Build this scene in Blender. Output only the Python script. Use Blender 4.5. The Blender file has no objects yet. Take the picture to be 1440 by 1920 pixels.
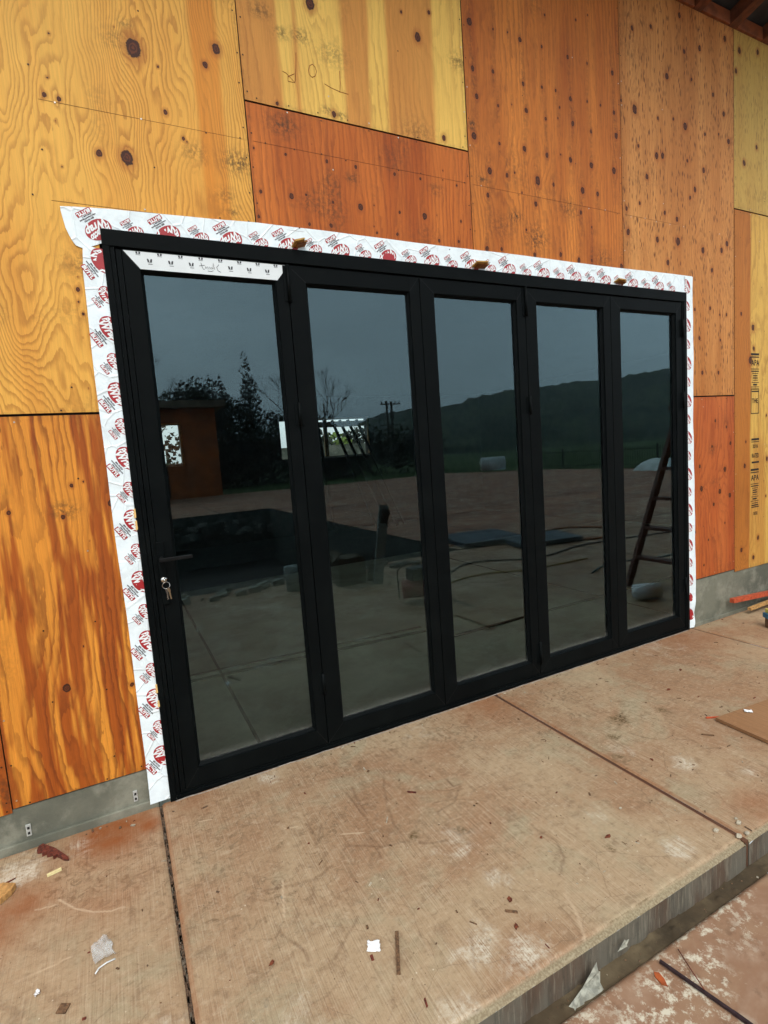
import bpy, bmesh, math, random
import numpy as np
from mathutils import Vector, Matrix

R = math.radians
scene = bpy.context.scene
col = scene.collection

# ------------------------------------------------------------------ camera
cam_d = bpy.data.cameras.new("camera")
cam = bpy.data.objects.new("camera", cam_d)
col.objects.link(cam)
M = Matrix(((0.8883901497524811, 0.11313199549942521, -0.44493156037426973, -0.7107),
            (-0.45336882503702214, 0.06367797151855684, -0.8890454568962332, -2.5087),
            (-0.07224714739914925, 0.9915373253375789, 0.10786140252697302, 1.4933),
            (0, 0, 0, 1)))
cam.matrix_world = M
cam_d.sensor_fit = 'VERTICAL'
cam_d.sensor_height = 24
cam_d.lens = 12.4945
cam_d.clip_start = 0.05
cam_d.clip_end = 2000
scene.camera = cam

# ------------------------------------------------------------------ world, sun, exposure
SUN_EL, SUN_AZ = R(52), R(196)     # high, thin-clouded sun in front of the wall (towards -y)
w = bpy.data.worlds.new("World")
scene.world = w
w.use_nodes = True
wn, wl = w.node_tree.nodes, w.node_tree.links
wn.clear()
out = wn.new('ShaderNodeOutputWorld')
bg = wn.new('ShaderNodeBackground')
sky = wn.new('ShaderNodeTexSky')
sky.sky_type = 'NISHITA'
sky.sun_disc = False
sky.sun_elevation = SUN_EL
sky.sun_rotation = SUN_AZ
sky.air_density = 1.0
sky.dust_density = 4.0
sky.ozone_density = 1.0
hs = wn.new('ShaderNodeHueSaturation')
hs.inputs['Saturation'].default_value = 0.30
mixw = wn.new('ShaderNodeMix'); mixw.data_type = 'RGBA'
mixw.inputs[0].default_value = 0.55
mixw.inputs[7].default_value = (7.6, 9.0, 9.9, 1)       # the even grey of the cloud layer
wl.new(sky.outputs[0], hs.inputs['Color'])
wl.new(hs.outputs[0], mixw.inputs[6])
cn = wn.new('ShaderNodeTexNoise'); cn.inputs['Scale'].default_value = 2.2; cn.inputs['Detail'].default_value = 4
cm = wn.new('ShaderNodeMapping'); cm.inputs['Scale'].default_value = (1, 1, 3.0); ct = wn.new('ShaderNodeTexCoord')
wl.new(ct.outputs['Generated'], cm.inputs[0]); wl.new(cm.outputs[0], cn.inputs['Vector'])
cr_ = wn.new('ShaderNodeMapRange'); cr_.inputs[1].default_value = .3; cr_.inputs[2].default_value = .7; cr_.inputs[3].default_value = .86; cr_.inputs[4].default_value = 1.12
wl.new(cn.outputs['Fac'], cr_.inputs[0])
cx_ = wn.new('ShaderNodeVectorMath'); cx_.operation = 'SCALE'
wl.new(mixw.outputs[2], cx_.inputs[0]); wl.new(cr_.outputs[0], cx_.inputs['Scale']); wl.new(cx_.outputs[0], bg.inputs[0])
bg.inputs[1].default_value = 0.12
wl.new(bg.outputs[0], out.inputs[0])

sun_d = bpy.data.lights.new("sun", 'SUN')
sun = bpy.data.objects.new("sun", sun_d)
col.objects.link(sun)
sun_d.energy = 0.9
sun_d.angle = R(25)
sun_d.color = (1.0, 0.95, 0.87)
# direction towards the sun: azimuth measured clockwise from +y
sd = Vector((math.sin(SUN_AZ) * math.cos(SUN_EL), math.cos(SUN_AZ) * math.cos(SUN_EL), math.sin(SUN_EL)))
sun.rotation_euler = sd.to_track_quat('Z', 'Y').to_euler()

scene.view_settings.view_transform = 'Standard'
scene.view_settings.look = 'None'
scene.view_settings.gamma = 1.0
scene.view_settings.exposure = 0.72
scene.cycles.max_bounces = 8
scene.cycles.transparent_max_bounces = 12
scene.cycles.caustics_reflective = False
scene.cycles.caustics_refractive = False

# ------------------------------------------------------------------ helpers
def lin(r, g, b):
    f = lambda c: (c / 255 / 12.92) if c / 255 <= .04045 else ((c / 255 + .055) / 1.055) ** 2.4
    return (f(r), f(g), f(b), 1)

def tag(o, label=None, cat=None, group=None, kind=None):
    if label: o['label'] = label
    if cat: o['category'] = cat
    if group: o['group'] = group
    if kind: o['kind'] = kind
    return o

def empty(name, loc, label, cat, group=None):
    o = bpy.data.objects.new(name, None)
    o.location = loc
    o.empty_display_size = .1
    col.objects.link(o)
    return tag(o, label, cat, group)

def world_off(p):
    v = Vector((0, 0, 0))
    while p is not None:
        v += p.location
        p = p.parent
    return v

def link(name, me, parent=None, loc=None):
    """meshes are written in world coordinates; children are shifted back by their parents' base"""
    o = bpy.data.objects.new(name, me)
    col.objects.link(o)
    if parent is not None:
        o.parent = parent
        o.location = -world_off(parent)
    if loc is not None:
        o.location = loc
    return o

class MB:
    """collects boxes, tubes, prisms and polygons into one mesh"""
    def __init__(s):
        s.v, s.f, s.m = [], [], []
        s.smooth = []
    def add(s, vs, fs, mi=0, smooth=False):
        o = len(s.v)
        s.v += [tuple(v) for v in vs]
        for f in fs:
            s.f.append([i + o for i in f]); s.m.append(mi); s.smooth.append(smooth)
        return s
    def box(s, x0, x1, y0, y1, z0, z1, mi=0, b=0.0):
        if b <= 0:
            vs = [(x, y, z) for x in (x0, x1) for y in (y0, y1) for z in (z0, z1)]
            s.add(vs, [(0, 1, 3, 2), (4, 6, 7, 5), (0, 4, 5, 1), (2, 3, 7, 6), (0, 2, 6, 4), (1, 5, 7, 3)], mi)
        else:
            bm = bmesh.new()
            bmesh.ops.create_cube(bm, size=1)
            for v in bm.verts:
                v.co = Vector(((x0 + x1) / 2 + v.co.x * (x1 - x0), (y0 + y1) / 2 + v.co.y * (y1 - y0), (z0 + z1) / 2 + v.co.z * (z1 - z0)))
            bmesh.ops.bevel(bm, geom=bm.edges[:], offset=b, segments=2, affect='EDGES', profile=.6)
            bm.verts.ensure_lookup_table()
            s.add([v.co for v in bm.verts], [[v.index for v in f.verts] for f in bm.faces], mi)
            bm.free()
        return s
    def obox(s, c, ax, ay, az, mi=0):
        """oriented box: centre, three half-axis vectors"""
        c, ax, ay, az = map(Vector, (c, ax, ay, az))
        vs = [c + ax * i + ay * j + az * k for i in (-1, 1) for j in (-1, 1) for k in (-1, 1)]
        return s.add(vs, [(0, 1, 3, 2), (4, 6, 7, 5), (0, 4, 5, 1), (2, 3, 7, 6), (0, 2, 6, 4), (1, 5, 7, 3)], mi)
    def beam(s, p, q, w, h, up=(0, 0, 1), mi=0):
        p, q, up = Vector(p), Vector(q), Vector(up)
        d = (q - p); L = d.length; d.normalize()
        sd_ = d.cross(up).normalized(); u = sd_.cross(d).normalized()
        return s.obox((p + q) / 2, d * L / 2, sd_ * w / 2, u * h / 2, mi)
    def tube(s, pts, r, n=8, mi=0, cap=True, r1=None, closed=False):
        pts = [Vector(p) for p in pts]
        rs = r if isinstance(r, (list, tuple)) else [r + ((r1 if r1 is not None else r) - r) * i / max(1, len(pts) - 1) for i in range(len(pts))]
        prev = None; rings = []
        for i, p in enumerate(pts):
            if closed: d = pts[(i + 1) % len(pts)] - pts[i - 1]
            else: d = pts[min(i + 1, len(pts) - 1)] - pts[max(i - 1, 0)]
            d.normalize()
            if prev is None:
                a = Vector((0, 0, 1)) if abs(d.z) < .9 else Vector((1, 0, 0))
                u = d.cross(a).normalized()
            else:
                u = (prev - d * prev.dot(d)).normalized()
            prev = u; v = d.cross(u)
            rings.append([p + (u * math.cos(2 * math.pi * k / n) + v * math.sin(2 * math.pi * k / n)) * rs[i] for k in range(n)])
        vs = [q for rr in rings for q in rr]; fs = []
        m = len(pts)
        for i in range(m if closed else m - 1):
            for k in range(n):
                j = (i + 1) % m
                fs.append((i * n + k, i * n + (k + 1) % n, j * n + (k + 1) % n, j * n + k))
        if cap and not closed:
            fs.append(list(range(n))[::-1]); fs.append([(m - 1) * n + k for k in range(n)])
        return s.add(vs, fs, mi, True)
    def prism(s, poly, n, d, mi=0):
        """polygon (3-D points) extruded by d along n"""
        n = Vector(n).normalized() * d
        a = [Vector(p) for p in poly]; b = [p + n for p in a]; k = len(a)
        fs = [list(range(k))[::-1], [k + i for i in range(k)]] + [(i, (i + 1) % k, k + (i + 1) % k, k + i) for i in range(k)]
        return s.add(a + b, fs, mi)
    def mesh(s, name, mats):
        me = bpy.data.meshes.new(name)
        me.from_pydata(s.v, [], s.f)
        if not isinstance(mats, (list, tuple)): mats = [mats]
        for m in mats: me.materials.append(m)
        me.polygons.foreach_set('material_index', s.m)
        me.polygons.foreach_set('use_smooth', s.smooth)
        me.update()
        return me
    def build(s, name, mats, parent=None):
        me = s.mesh(name, mats)
        bm = bmesh.new(); bm.from_mesh(me); bmesh.ops.recalc_face_normals(bm, faces=bm.faces); bm.to_mesh(me); bm.free()
        return link(name, me, parent)

def grid_mesh(name, P, attrs, mats, extra=None):
    """P: (n, m, 3) array of points -> mesh with float attributes; extra: MB with more faces (material 1)"""
    n, m = P.shape[:2]
    idx = np.arange(n * m).reshape(n, m)
    q = np.stack([idx[:-1, :-1], idx[1:, :-1], idx[1:, 1:], idx[:-1, 1:]], -1).reshape(-1, 4)
    V = P.reshape(-1, 3)
    nf = len(q)
    loops = q.reshape(-1); ls = np.arange(nf) * 4; lt = np.full(nf, 4)
    mi = np.zeros(nf, int); sm = np.ones(nf, bool)
    if extra is not None and extra.f:
        o = len(V)
        V = np.vstack([V, np.array(extra.v, float)])
        lens = np.array([len(f) for f in extra.f])
        el = np.concatenate([np.array(f) for f in extra.f]) + o
        ls = np.concatenate([ls, len(loops) + np.concatenate([[0], np.cumsum(lens)[:-1]])])
        lt = np.concatenate([lt, lens]); loops = np.concatenate([loops, el])
        mi = np.concatenate([mi, np.array(extra.m)]); sm = np.concatenate([sm, np.array(extra.smooth, bool)])
    me = bpy.data.meshes.new(name)
    me.vertices.add(len(V)); me.vertices.foreach_set('co', V.astype(np.float32).ravel())
    me.loops.add(len(loops)); me.loops.foreach_set('vertex_index', loops.astype(np.int32))
    me.polygons.add(len(ls)); me.polygons.foreach_set('loop_start', ls.astype(np.int32))
    me.polygons.foreach_set('loop_total', lt.astype(np.int32))
    me.polygons.foreach_set('material_index', mi.astype(np.int32))
    me.polygons.foreach_set('use_smooth', sm)
    for k, a in attrs.items():
        at = me.attributes.new(k, 'FLOAT', 'POINT')
        full = np.zeros(len(V), np.float32); full[:n * m] = a.ravel()
        at.data.foreach_set('value', full)
    for mt in mats: me.materials.append(mt)
    me.update(calc_edges=True)
    me.validate()
    return me

_rs = np.random.RandomState(5)
_T = _rs.rand(256, 256)
def vnoise(x, y, seed=0):
    x = x + seed * 17.31; y = y + seed * 7.77
    xi = np.floor(x).astype(int); yi = np.floor(y).astype(int)
    fx = x - xi; fy = y - yi
    fx = fx * fx * (3 - 2 * fx); fy = fy * fy * (3 - 2 * fy)
    g = lambda a, b: _T[a & 255, b & 255]
    return (g(xi, yi) * (1 - fx) + g(xi + 1, yi) * fx) * (1 - fy) + (g(xi, yi + 1) * (1 - fx) + g(xi + 1, yi + 1) * fx) * fy
def fbm(x, y, seed=0, o=4):
    s = 0; a = .5
    for i in range(o):
        s = s + a * vnoise(x * 2 ** i, y * 2 ** i, seed + i); a *= .5
    return s / (1 - .5 ** o)
def sstep(a, b, x):
    t = np.clip((x - a) / (b - a), 0, 1); return t * t * (3 - 2 * t)

# ------------------------------------------------------------------ node helpers
class NT:
    def __init__(s, name):
        s.mat = bpy.data.materials.new(name); s.mat.use_nodes = True
        s.n, s.l = s.mat.node_tree.nodes, s.mat.node_tree.links
        s.b = s.n['Principled BSDF']
    def new(s, t, **k):
        o = s.n.new(t)
        for a, v in k.items(): setattr(o, a, v)
        return o
    def put(s, sock, v):
        if hasattr(v, 'is_output') or isinstance(v, bpy.types.NodeSocket): s.l.new(v, sock)
        else: sock.default_value = v
    def math(s, op, a, b=0.0, c=0.0, clamp=False):
        o = s.new('ShaderNodeMath', operation=op, use_clamp=clamp)
        s.put(o.inputs[0], a); s.put(o.inputs[1], b)
        if len(o.inputs) > 2: s.put(o.inputs[2], c)
        return o.outputs[0]
    def attr(s, name):
        return s.new('ShaderNodeAttribute', attribute_name=name).outputs['Fac']
    def obj(s): return s.new('ShaderNodeTexCoord').outputs['Object']
    def scale(s, vec, sc, loc=(0, 0, 0)):
        o = s.new('ShaderNodeMapping'); s.put(o.inputs[0], vec); o.inputs['Scale'].default_value = sc; o.inputs['Location'].default_value = loc
        return o.outputs[0]
    def noise(s, vec, scale=1, detail=3, rough=.55, dist=0, color=False):
        o = s.new('ShaderNodeTexNoise'); s.put(o.inputs['Vector'], vec)
        o.inputs['Scale'].default_value = scale; o.inputs['Detail'].default_value = detail
        o.inputs['Roughness'].default_value = rough; o.inputs['Distortion'].default_value = dist
        return o.outputs['Color' if color else 'Fac']
    def voro(s, vec, scale=1, feature='F1', out='Distance', rnd=1):
        o = s.new('ShaderNodeTexVoronoi', feature=feature); s.put(o.inputs['Vector'], vec); o.inputs['Scale'].default_value = scale
        o.inputs['Randomness'].default_value = rnd
        return o.outputs[out]
    def rng(s, v, a, b, c=0., d=1., smooth=True):
        o = s.new('ShaderNodeMapRange'); 
        if smooth: o.interpolation_type = 'SMOOTHSTEP'
        s.put(o.inputs[0], v); o.inputs[1].default_value = a; o.inputs[2].default_value = b; o.inputs[3].default_value = c; o.inputs[4].default_value = d
        return o.outputs[0]
    def mix(s, f, a, b, mode='MIX'):
        o = s.new('ShaderNodeMix', data_type='RGBA', blend_type=mode)
        s.put(o.inputs[0], f); s.put(o.inputs[6], a); s.put(o.inputs[7], b)
        return o.outputs[2]
    def ramp(s, f, stops):
        o = s.new('ShaderNodeValToRGB'); s.put(o.inputs[0], f)
        e = o.color_ramp.elements
        while len(e) < len(stops): e.new(.5)
        for i, (p, c) in enumerate(stops): e[i].position = p; e[i].color = c if len(c) == 4 else (*c, 1)
        return o.outputs[0]
    def bump(s, h, strength=.3, dist=.002, normal=None):
        o = s.new('ShaderNodeBump'); s.put(o.inputs['Height'], h); o.inputs['Strength'].default_value = strength; o.inputs['Distance'].default_value = dist
        if normal is not None: s.l.new(normal, o.inputs['Normal'])
        s.l.new(o.outputs[0], s.b.inputs['Normal']); return o.outputs[0]
    def set(s, **k):
        for a, v in k.items():
            s.put(s.b.inputs[{'color': 'Base Color', 'rough': 'Roughness', 'metal': 'Metallic', 'spec': 'Specular IOR Level'}.get(a, a)], v)
        return s.mat

def simple(name, c, rough=.6, metal=0, var=.12, scale=30, bump=.1, c2=None):
    t = NT(name); o = t.obj(); n = t.noise(o, scale, 4)
    dark = tuple(x * (1 - var * 2) for x in c[:3]) + (1,) if c2 is None else c2
    f = t.rng(n, .35, .65)
    t.set(color=t.mix(f, dark, c), rough=rough, metal=metal)
    if bump: t.bump(n, bump, .002)
    return t.mat

# ------------------------------------------------------------------ materials
def ply_mat(name, light, dark, ring, ringamt=.5, fleck=0., fiber=.5, mott=.35):
    t = NT(name); o = t.obj()
    g, tone, kd, st = t.attr('grain'), t.attr('tone'), t.attr('knot'), t.attr('stain')
    wob = t.noise(t.scale(o, (26, 26, 7)), 1, 3)
    wob2 = t.noise(t.scale(o, (120, 1, 30)), 1, 2)
    h = t.math('ADD', g, t.math('ADD', t.math('MULTIPLY', wob, 1.3), t.math('MULTIPLY', wob2, .35)))
    fr = t.math('FRACT', h)
    line = t.math('MULTIPLY', t.rng(fr, .38, .90), t.rng(fr, .91, 1.0, 1, 0))
    fade = t.rng(t.noise(t.scale(o, (3.5, 1, 1.3)), 1, 2), .35, .62, .35, 1)
    line = t.math('MULTIPLY', line, fade)
    m1 = t.noise(t.scale(o, (9, 1, .9)), 1, 4, .6)
    tn = t.math('ADD', tone, t.math('MULTIPLY', t.math('SUBTRACT', m1, .5), mott * 2.2), clamp=True)
    c = t.mix(tn, light, dark)
    c = t.mix(t.math('MULTIPLY', line, ringamt), c, ring)
    fb = t.noise(t.scale(o, (330, 1, 7)), 1, 3, .65)
    fb2 = t.noise(t.scale(o, (90, 1, 3)), 1, 3, .6)
    fbv = t.math('ADD', t.math('MULTIPLY', t.math('SUBTRACT', fb, .5), fiber * 1.3), t.math('MULTIPLY', t.math('SUBTRACT', fb2, .5), fiber * 1.1))
    k = t.math('ADD', 1.0, fbv)
    kk = t.new('ShaderNodeCombineXYZ'); [t.l.new(k, kk.inputs[i]) for i in range(3)]
    c = t.mix(1.0, c, kk.outputs[0], 'MULTIPLY')
    big = t.noise(t.scale(o, (1.7, 1, 1.1)), 1, 4, .6)
    c = t.mix(t.rng(big, .42, .7, 0, .30), c, t.mix(1.0, c, (.70, .55, .42, 1), 'MULTIPLY'))
    if fleck:
        v = t.voro(t.scale(o, (75, 1, 17)), 1)
        vm = t.noise(t.scale(o, (16, 1, 6)), 1, 2)
        fl = t.math('MULTIPLY', t.rng(v, .16, .40, 1, 0), t.rng(vm, .42, .60))
        c = t.mix(t.math('MULTIPLY', fl, fleck), c, lin(95, 48, 22))
        v2 = t.voro(t.scale(o, (38, 1, 10), (3, 0, 7)), 1)
        c = t.mix(t.rng(v2, .10, .26, .75 * fleck, 0), c, lin(70, 34, 16))
    # smudges and boot marks
    sm = t.noise(t.scale(o, (55, 1, 48)), 1, 4, .7)
    c = t.mix(t.math('MULTIPLY', st, t.rng(sm, .40, .60)), c, lin(62, 45, 24))
    # knots
    ko = t.noise(t.scale(o, (70, 1, 55)), 1, 3)
    kdn = t.math('ADD', kd, t.math('MULTIPLY', t.math('SUBTRACT', ko, .5), .9))
    c = t.mix(t.rng(kdn, 1.0, 2.6, .50, 0), c, lin(150, 72, 22))
    rr = t.rng(t.math('SINE', t.math('MULTIPLY', kdn, 16)), -1, 1)
    kc = t.mix(rr, lin(62, 26, 9), lin(100, 48, 16))
    kc = t.mix(t.rng(kdn, .62, 1.0), kc, lin(32, 13, 6))
    c = t.mix(t.rng(kdn, .92, 1.12, 1, 0), c, kc)
    t.set(color=c, rough=.62, spec=.3)
    t.bump(t.math('ADD', t.math('MULTIPLY', fb, .6), t.math('MULTIPLY', line, .4)), .25, .0015)
    return t.mat

M_UL = ply_mat('plywood_yellow', lin(230, 176, 80), lin(212, 136, 46), lin(160, 98, 34), .60, 0, .36, .32)
M_LL = ply_mat('plywood_amber', lin(214, 138, 48), lin(158, 78, 18), lin(104, 44, 8), .66, 0, .55, .42)
M_AU = ply_mat('plywood_patched', lin(232, 188, 92), lin(204, 140, 64), lin(150, 88, 38), .40, 0, .36, .20)
M_AL = ply_mat('plywood_orange', lin(202, 114, 42), lin(160, 74, 16), lin(118, 54, 18), .50, 0, .62, .42)
M_BC = ply_mat('plywood_brown', lin(210, 128, 50), lin(162, 82, 22), lin(118, 60, 22), .42, .25, .60, .46)
M_CD = ply_mat('plywood_flecked', lin(206, 142, 76), lin(174, 106, 46), lin(124, 70, 32), .30, .95, .50, .32)
M_CL = ply_mat('plywood_red', lin(196, 108, 50), lin(160, 70, 26), lin(116, 48, 18), .45, 0, .58, .40)
M_DU = ply_mat('plywood_straw', lin(212, 182, 98), lin(186, 146, 70), lin(138, 96, 42), .25, .45, .30, .25)
M_DL = ply_mat('plywood_streaked', lin(212, 168, 80), lin(178, 108, 40), lin(134, 76, 28), .40, .15, .34, .14)
M_EDGE = simple('plywood_edge', lin(120, 76, 40), .8, 0, .3, 90)
M_NAIL = simple('nail_head', lin(46, 36, 28), .5, .6, .1, 60)
M_NAILB = simple('bright_nail_head', lin(205, 195, 180), .35, .8, .1, 60)
M_INK = simple('pencil_line', lin(92, 52, 24), .8, 0, .2, 60, 0)
M_INKR = simple('red_crayon', lin(150, 74, 26), .8, 0, .1, 60, 0)
M_STAMP = simple('stamp_ink', lin(40, 28, 16), .8, 0, .3, 200, 0)
M_WRAP = simple('black_felt', (.012, .011, .010, 1), .9, 0, .1, 20)
M_RAFT = simple('rafter_timber', lin(118, 66, 38), .75, 0, .25, 14, .2)
M_BLOCK = simple('blocking_timber', lin(150, 84, 44), .75, 0, .2, 14, .2)
M_DECK = simple('roof_deck', lin(52, 54, 58), .8, 0, .2, 8)

def concrete_mat(name, a, b, c, rough=.8, streak=None, wet=False):
    t = NT(name); o = t.obj()
    n1 = t.noise(o, 2.1, 6, .62, .4)
    n2 = t.noise(t.scale(o, (1, 1, 1), (7, 3, 1)), 5.5, 6, .68, .2)
    n3 = t.noise(o, 38, 5, .7)
    n4 = t.noise(o, 170, 3, .7)
    k = t.mix(t.rng(n1, .38, .62), a, b)
    k = t.mix(t.rng(n2, .45, .66, 0, .75), k, c)
    k = t.mix(t.rng(n3, .52, .74, 0, .30), k, tuple(x * .52 for x in a[:3]) + (1,))
    k = t.mix(t.rng(n4, .56, .72, 0, .28), k, tuple(min(1, x * 1.5) for x in b[:3]) + (1,))
    t.set(color=k, rough=rough, spec=.3)
    t.bump(t.math('ADD', n3, n4), .25, .003)
    return t.mat

M_STEM = concrete_mat('stem_wall_concrete', lin(116, 115, 100), lin(94, 94, 82), lin(142, 140, 124))
M_STEMB = concrete_mat('pit_concrete', lin(70, 76, 70), lin(46, 52, 46), lin(104, 106, 100))
M_FLOORI = concrete_mat('indoor_concrete', lin(190, 192, 176), lin(168, 170, 156), lin(205, 204, 190))

def slab_mat():
    t = NT('patio_concrete'); o = t.obj()
    rust, white0, scr, dark0 = t.attr('rust'), t.attr('white'), t.attr('scratch'), t.attr('dark')
    A, B, C_ = lin(168, 143, 112), lin(151, 117, 87), lin(156, 145, 116)
    n1 = t.noise(o, 1.25, 6, .60, .5)
    n2 = t.noise(t.scale(o, (1, 1, 1), (4, 9, 0)), 2.7, 7, .66, .5)
    n3 = t.noise(t.scale(o, (1, 1, 1), (1, 2, 0)), 13, 6, .72, .3)
    n4 = t.noise(o, 75, 4, .7)
    n5 = t.noise(o, 300, 3, .7)
    nw = t.noise(t.scale(o, (1, 1, 1), (8, 8, 0)), 9, 8, .74, .8)
    white = t.rng(t.math('ADD', white0, t.math('MULTIPLY', t.math('SUBTRACT', nw, .5), 2.2)), .45, 1.25)
    dark = t.rng(t.math('ADD', dark0, t.math('MULTIPLY', t.math('SUBTRACT', nw, .5), 2.4)), .38, .95)
    k = t.mix(t.rng(n1, .40, .60), A, B)
    k = t.mix(t.rng(n2, .48, .68, 0, .70), k, C_)
    k = t.mix(t.rng(n3, .50, .68, 0, .42), k, lin(110, 84, 62))
    k = t.mix(t.rng(n3, .28, .44, .40, 0), k, lin(172, 150, 122))
    # fine broom strokes running away from the wall, a second set askew
    br = t.noise(t.scale(o, (260, 7, 1)), 1, 3, .6)
    mp = t.new('ShaderNodeMapping'); t.put(mp.inputs[0], o); mp.inputs['Rotation'].default_value = (0, 0, R(38)); mp.inputs['Scale'].default_value = (220, 5, 1)
    br2 = t.noise(mp.outputs[0], 1, 3, .6)
    bm_ = t.rng(t.noise(o, 1.9, 2), .42, .60)
    brm = t.math('ADD', t.math('MULTIPLY', br, bm_), t.math('MULTIPLY', br2, t.math('SUBTRACT', 1.0, bm_)))
    k = t.mix(t.rng(brm, .36, .50, .32, 0), k, lin(112, 86, 64))
    k = t.mix(t.rng(brm, .53, .66, 0, .34), k, lin(190, 170, 144))
    ng = t.noise(t.scale(o, (1, 1.6, 1), (2, 6, 0)), 30, 7, .78, .6)
    k = t.mix(t.rng(ng, .50, .66, 0, .32), k, lin(196, 176, 148))
    k = t.mix(t.rng(ng, .34, .48, .32, 0), k, lin(104, 80, 58))
    gm = t.noise(t.scale(o, (1, 1, 1), (12, 4, 0)), .9, 4, .6)
    gs = t.noise(t.scale(o, (1, 1, 1), (1, 14, 0)), 22, 6, .75, 1.2)
    k = t.mix(t.math('MULTIPLY', t.rng(gm, .45, .60), t.rng(gs, .50, .64, 0, .55)), k, lin(92, 70, 48))
    ck = t.new('ShaderNodeMapping'); t.put(ck.inputs[0], t.mix(.12, o, t.noise(o, 3, 4, .6, color=True))); ck.inputs['Scale'].default_value = (2.3, 2.3, 1)
    cv = t.voro(ck.outputs[0], 1, 'DISTANCE_TO_EDGE')
    k = t.mix(t.math('MULTIPLY', t.rng(cv, .001, .005, .26, 0), t.rng(gm, .38, .50, 1, 0)), k, lin(96, 72, 54))
    k = t.mix(t.rng(n4, .55, .72, 0, .36), k, lin(104, 80, 60))
    k = t.mix(t.rng(n5, .55, .70, 0, .30), k, lin(190, 168, 140))
    # cement crumbs and dirt specks
    v = t.voro(t.scale(o, (1, 1, 1), (3, 3, 0)), 46)
    k = t.mix(t.math('MULTIPLY', t.rng(v, .06, .12, 1, 0), t.rng(t.noise(o, 9, 2), .52, .62, 0, .8)), k, lin(80, 60, 44))
    v = t.voro(t.scale(o, (1, 1, 1), (9, 5, 0)), 30)
    k = t.mix(t.math('MULTIPLY', t.rng(v, .05, .10, 1, 0), t.rng(t.noise(t.scale(o, (1, 1, 1), (2, 2, 0)), 6, 2), .54, .62, 0, .8)), k, lin(205, 190, 165))
    k = t.mix(t.math('MULTIPLY', rust, t.rng(n3, .20, .62, .55, 1)), k, lin(138, 78, 38))
    k = t.mix(t.math('MULTIPLY', white, t.rng(t.math('ADD', t.math('MULTIPLY', n4, .6), t.math('MULTIPLY', brm, .4)), .38, .56)), k, lin(206, 196, 176))
    k = t.mix(t.math('MULTIPLY', dark, t.rng(n4, .34, .58)), k, lin(96, 76, 48))
    k = t.mix(t.math('MULTIPLY', t.math('MAXIMUM', scr, 0), t.rng(n4, .30, .60, .55, .95)), k, lin(92, 62, 42))
    k = t.mix(t.math('MULTIPLY', t.math('MAXIMUM', t.math('MULTIPLY', scr, -1), 0), .75), k, lin(200, 176, 146))
    t.set(color=k, rough=t.rng(n2, .3, .7, .55, .8), spec=.35)
    t.bump(t.math('ADD', t.math('ADD', n4, t.math('MULTIPLY', n5, .5)), t.math('MULTIPLY', brm, 1.4)), .35, .0022)
    return t.mat
M_SLAB = slab_mat()

def far_patio_mat():
    t = NT('far_patio_concrete'); o = t.obj()
    sep = t.new('ShaderNodeSeparateXYZ'); t.l.new(o, sep.inputs[0])
    n1 = t.noise(t.scale(o, (.25, .9, 1)), 1, 6, .62, .6)
    n2 = t.noise(o, 1.4, 6, .66, .5)
    n3 = t.noise(o, 16, 5, .7)
    near = t.rng(sep.outputs[1], -6.5, -3.2)
    far = t.mix(t.rng(n1, .40, .62), lin(150, 100, 72), lin(122, 74, 50))
    nr = t.mix(t.rng(n2, .42, .60), lin(148, 118, 92), lin(132, 96, 72))
    k = t.mix(near, far, nr)
    k = t.mix(t.rng(n2, .52, .66, 0, .8), k, lin(166, 140, 116))
    k = t.mix(t.rng(n3, .55, .7, 0, .4), k, lin(92, 66, 48))
    # white cement crust and spatter
    w1 = t.noise(t.scale(o, (1, 1, 1), (3, 1, 0)), 3.2, 3, .5)
    w2 = t.noise(o, 26, 6, .75)
    k = t.mix(t.math('MULTIPLY', t.rng(w1, .45, .60), t.rng(w2, .49, .62)), k, lin(198, 188, 166))
    # saw-cut joints every three metres
    for ax, off in ((0, .70), (1, 4.35)):
        fr = t.math('FRACT', t.math('MULTIPLY', t.math('ADD', sep.outputs[ax], off + 61), 1 / 3.05))
        e = t.math('MINIMUM', fr, t.math('SUBTRACT', 1.0, fr))
        k = t.mix(t.rng(e, .005, .011, .9, 0), k, lin(52, 36, 26))
    t.set(color=k, rough=.75, spec=.3)
    t.bump(t.math('ADD', n3, w2), .3, .003)
    return t.mat
M_PATIO = far_patio_mat()

M_BLACK = NT('black_powder_coat'); _o = M_BLACK.obj(); _n = M_BLACK.noise(_o, 900, 2)
_d = M_BLACK.noise(_o, 7, 5, .65)
M_BLACK.bump(_n, .06, .0005)
M_BLACK = M_BLACK.set(color=M_BLACK.mix(M_BLACK.rng(_d, .4, .75, 0, .5), (.0020, .0030, .0032, 1), (.0050, .0065, .0062, 1)), rough=M_BLACK.rng(_d, .3, .7, .42, .56), spec=.06)
M_GASK = simple('rubber_gasket', (.006, .006, .006, 1), .55, 0, .1, 40, 0)
M_CHROME = simple('polished_steel', (.62, .60, .56, 1), .18, 1, .1, 80, 0)
M_BRASS = simple('brass_key', (.62, .50, .33, 1), .28, 1, .1, 80, 0)

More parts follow.
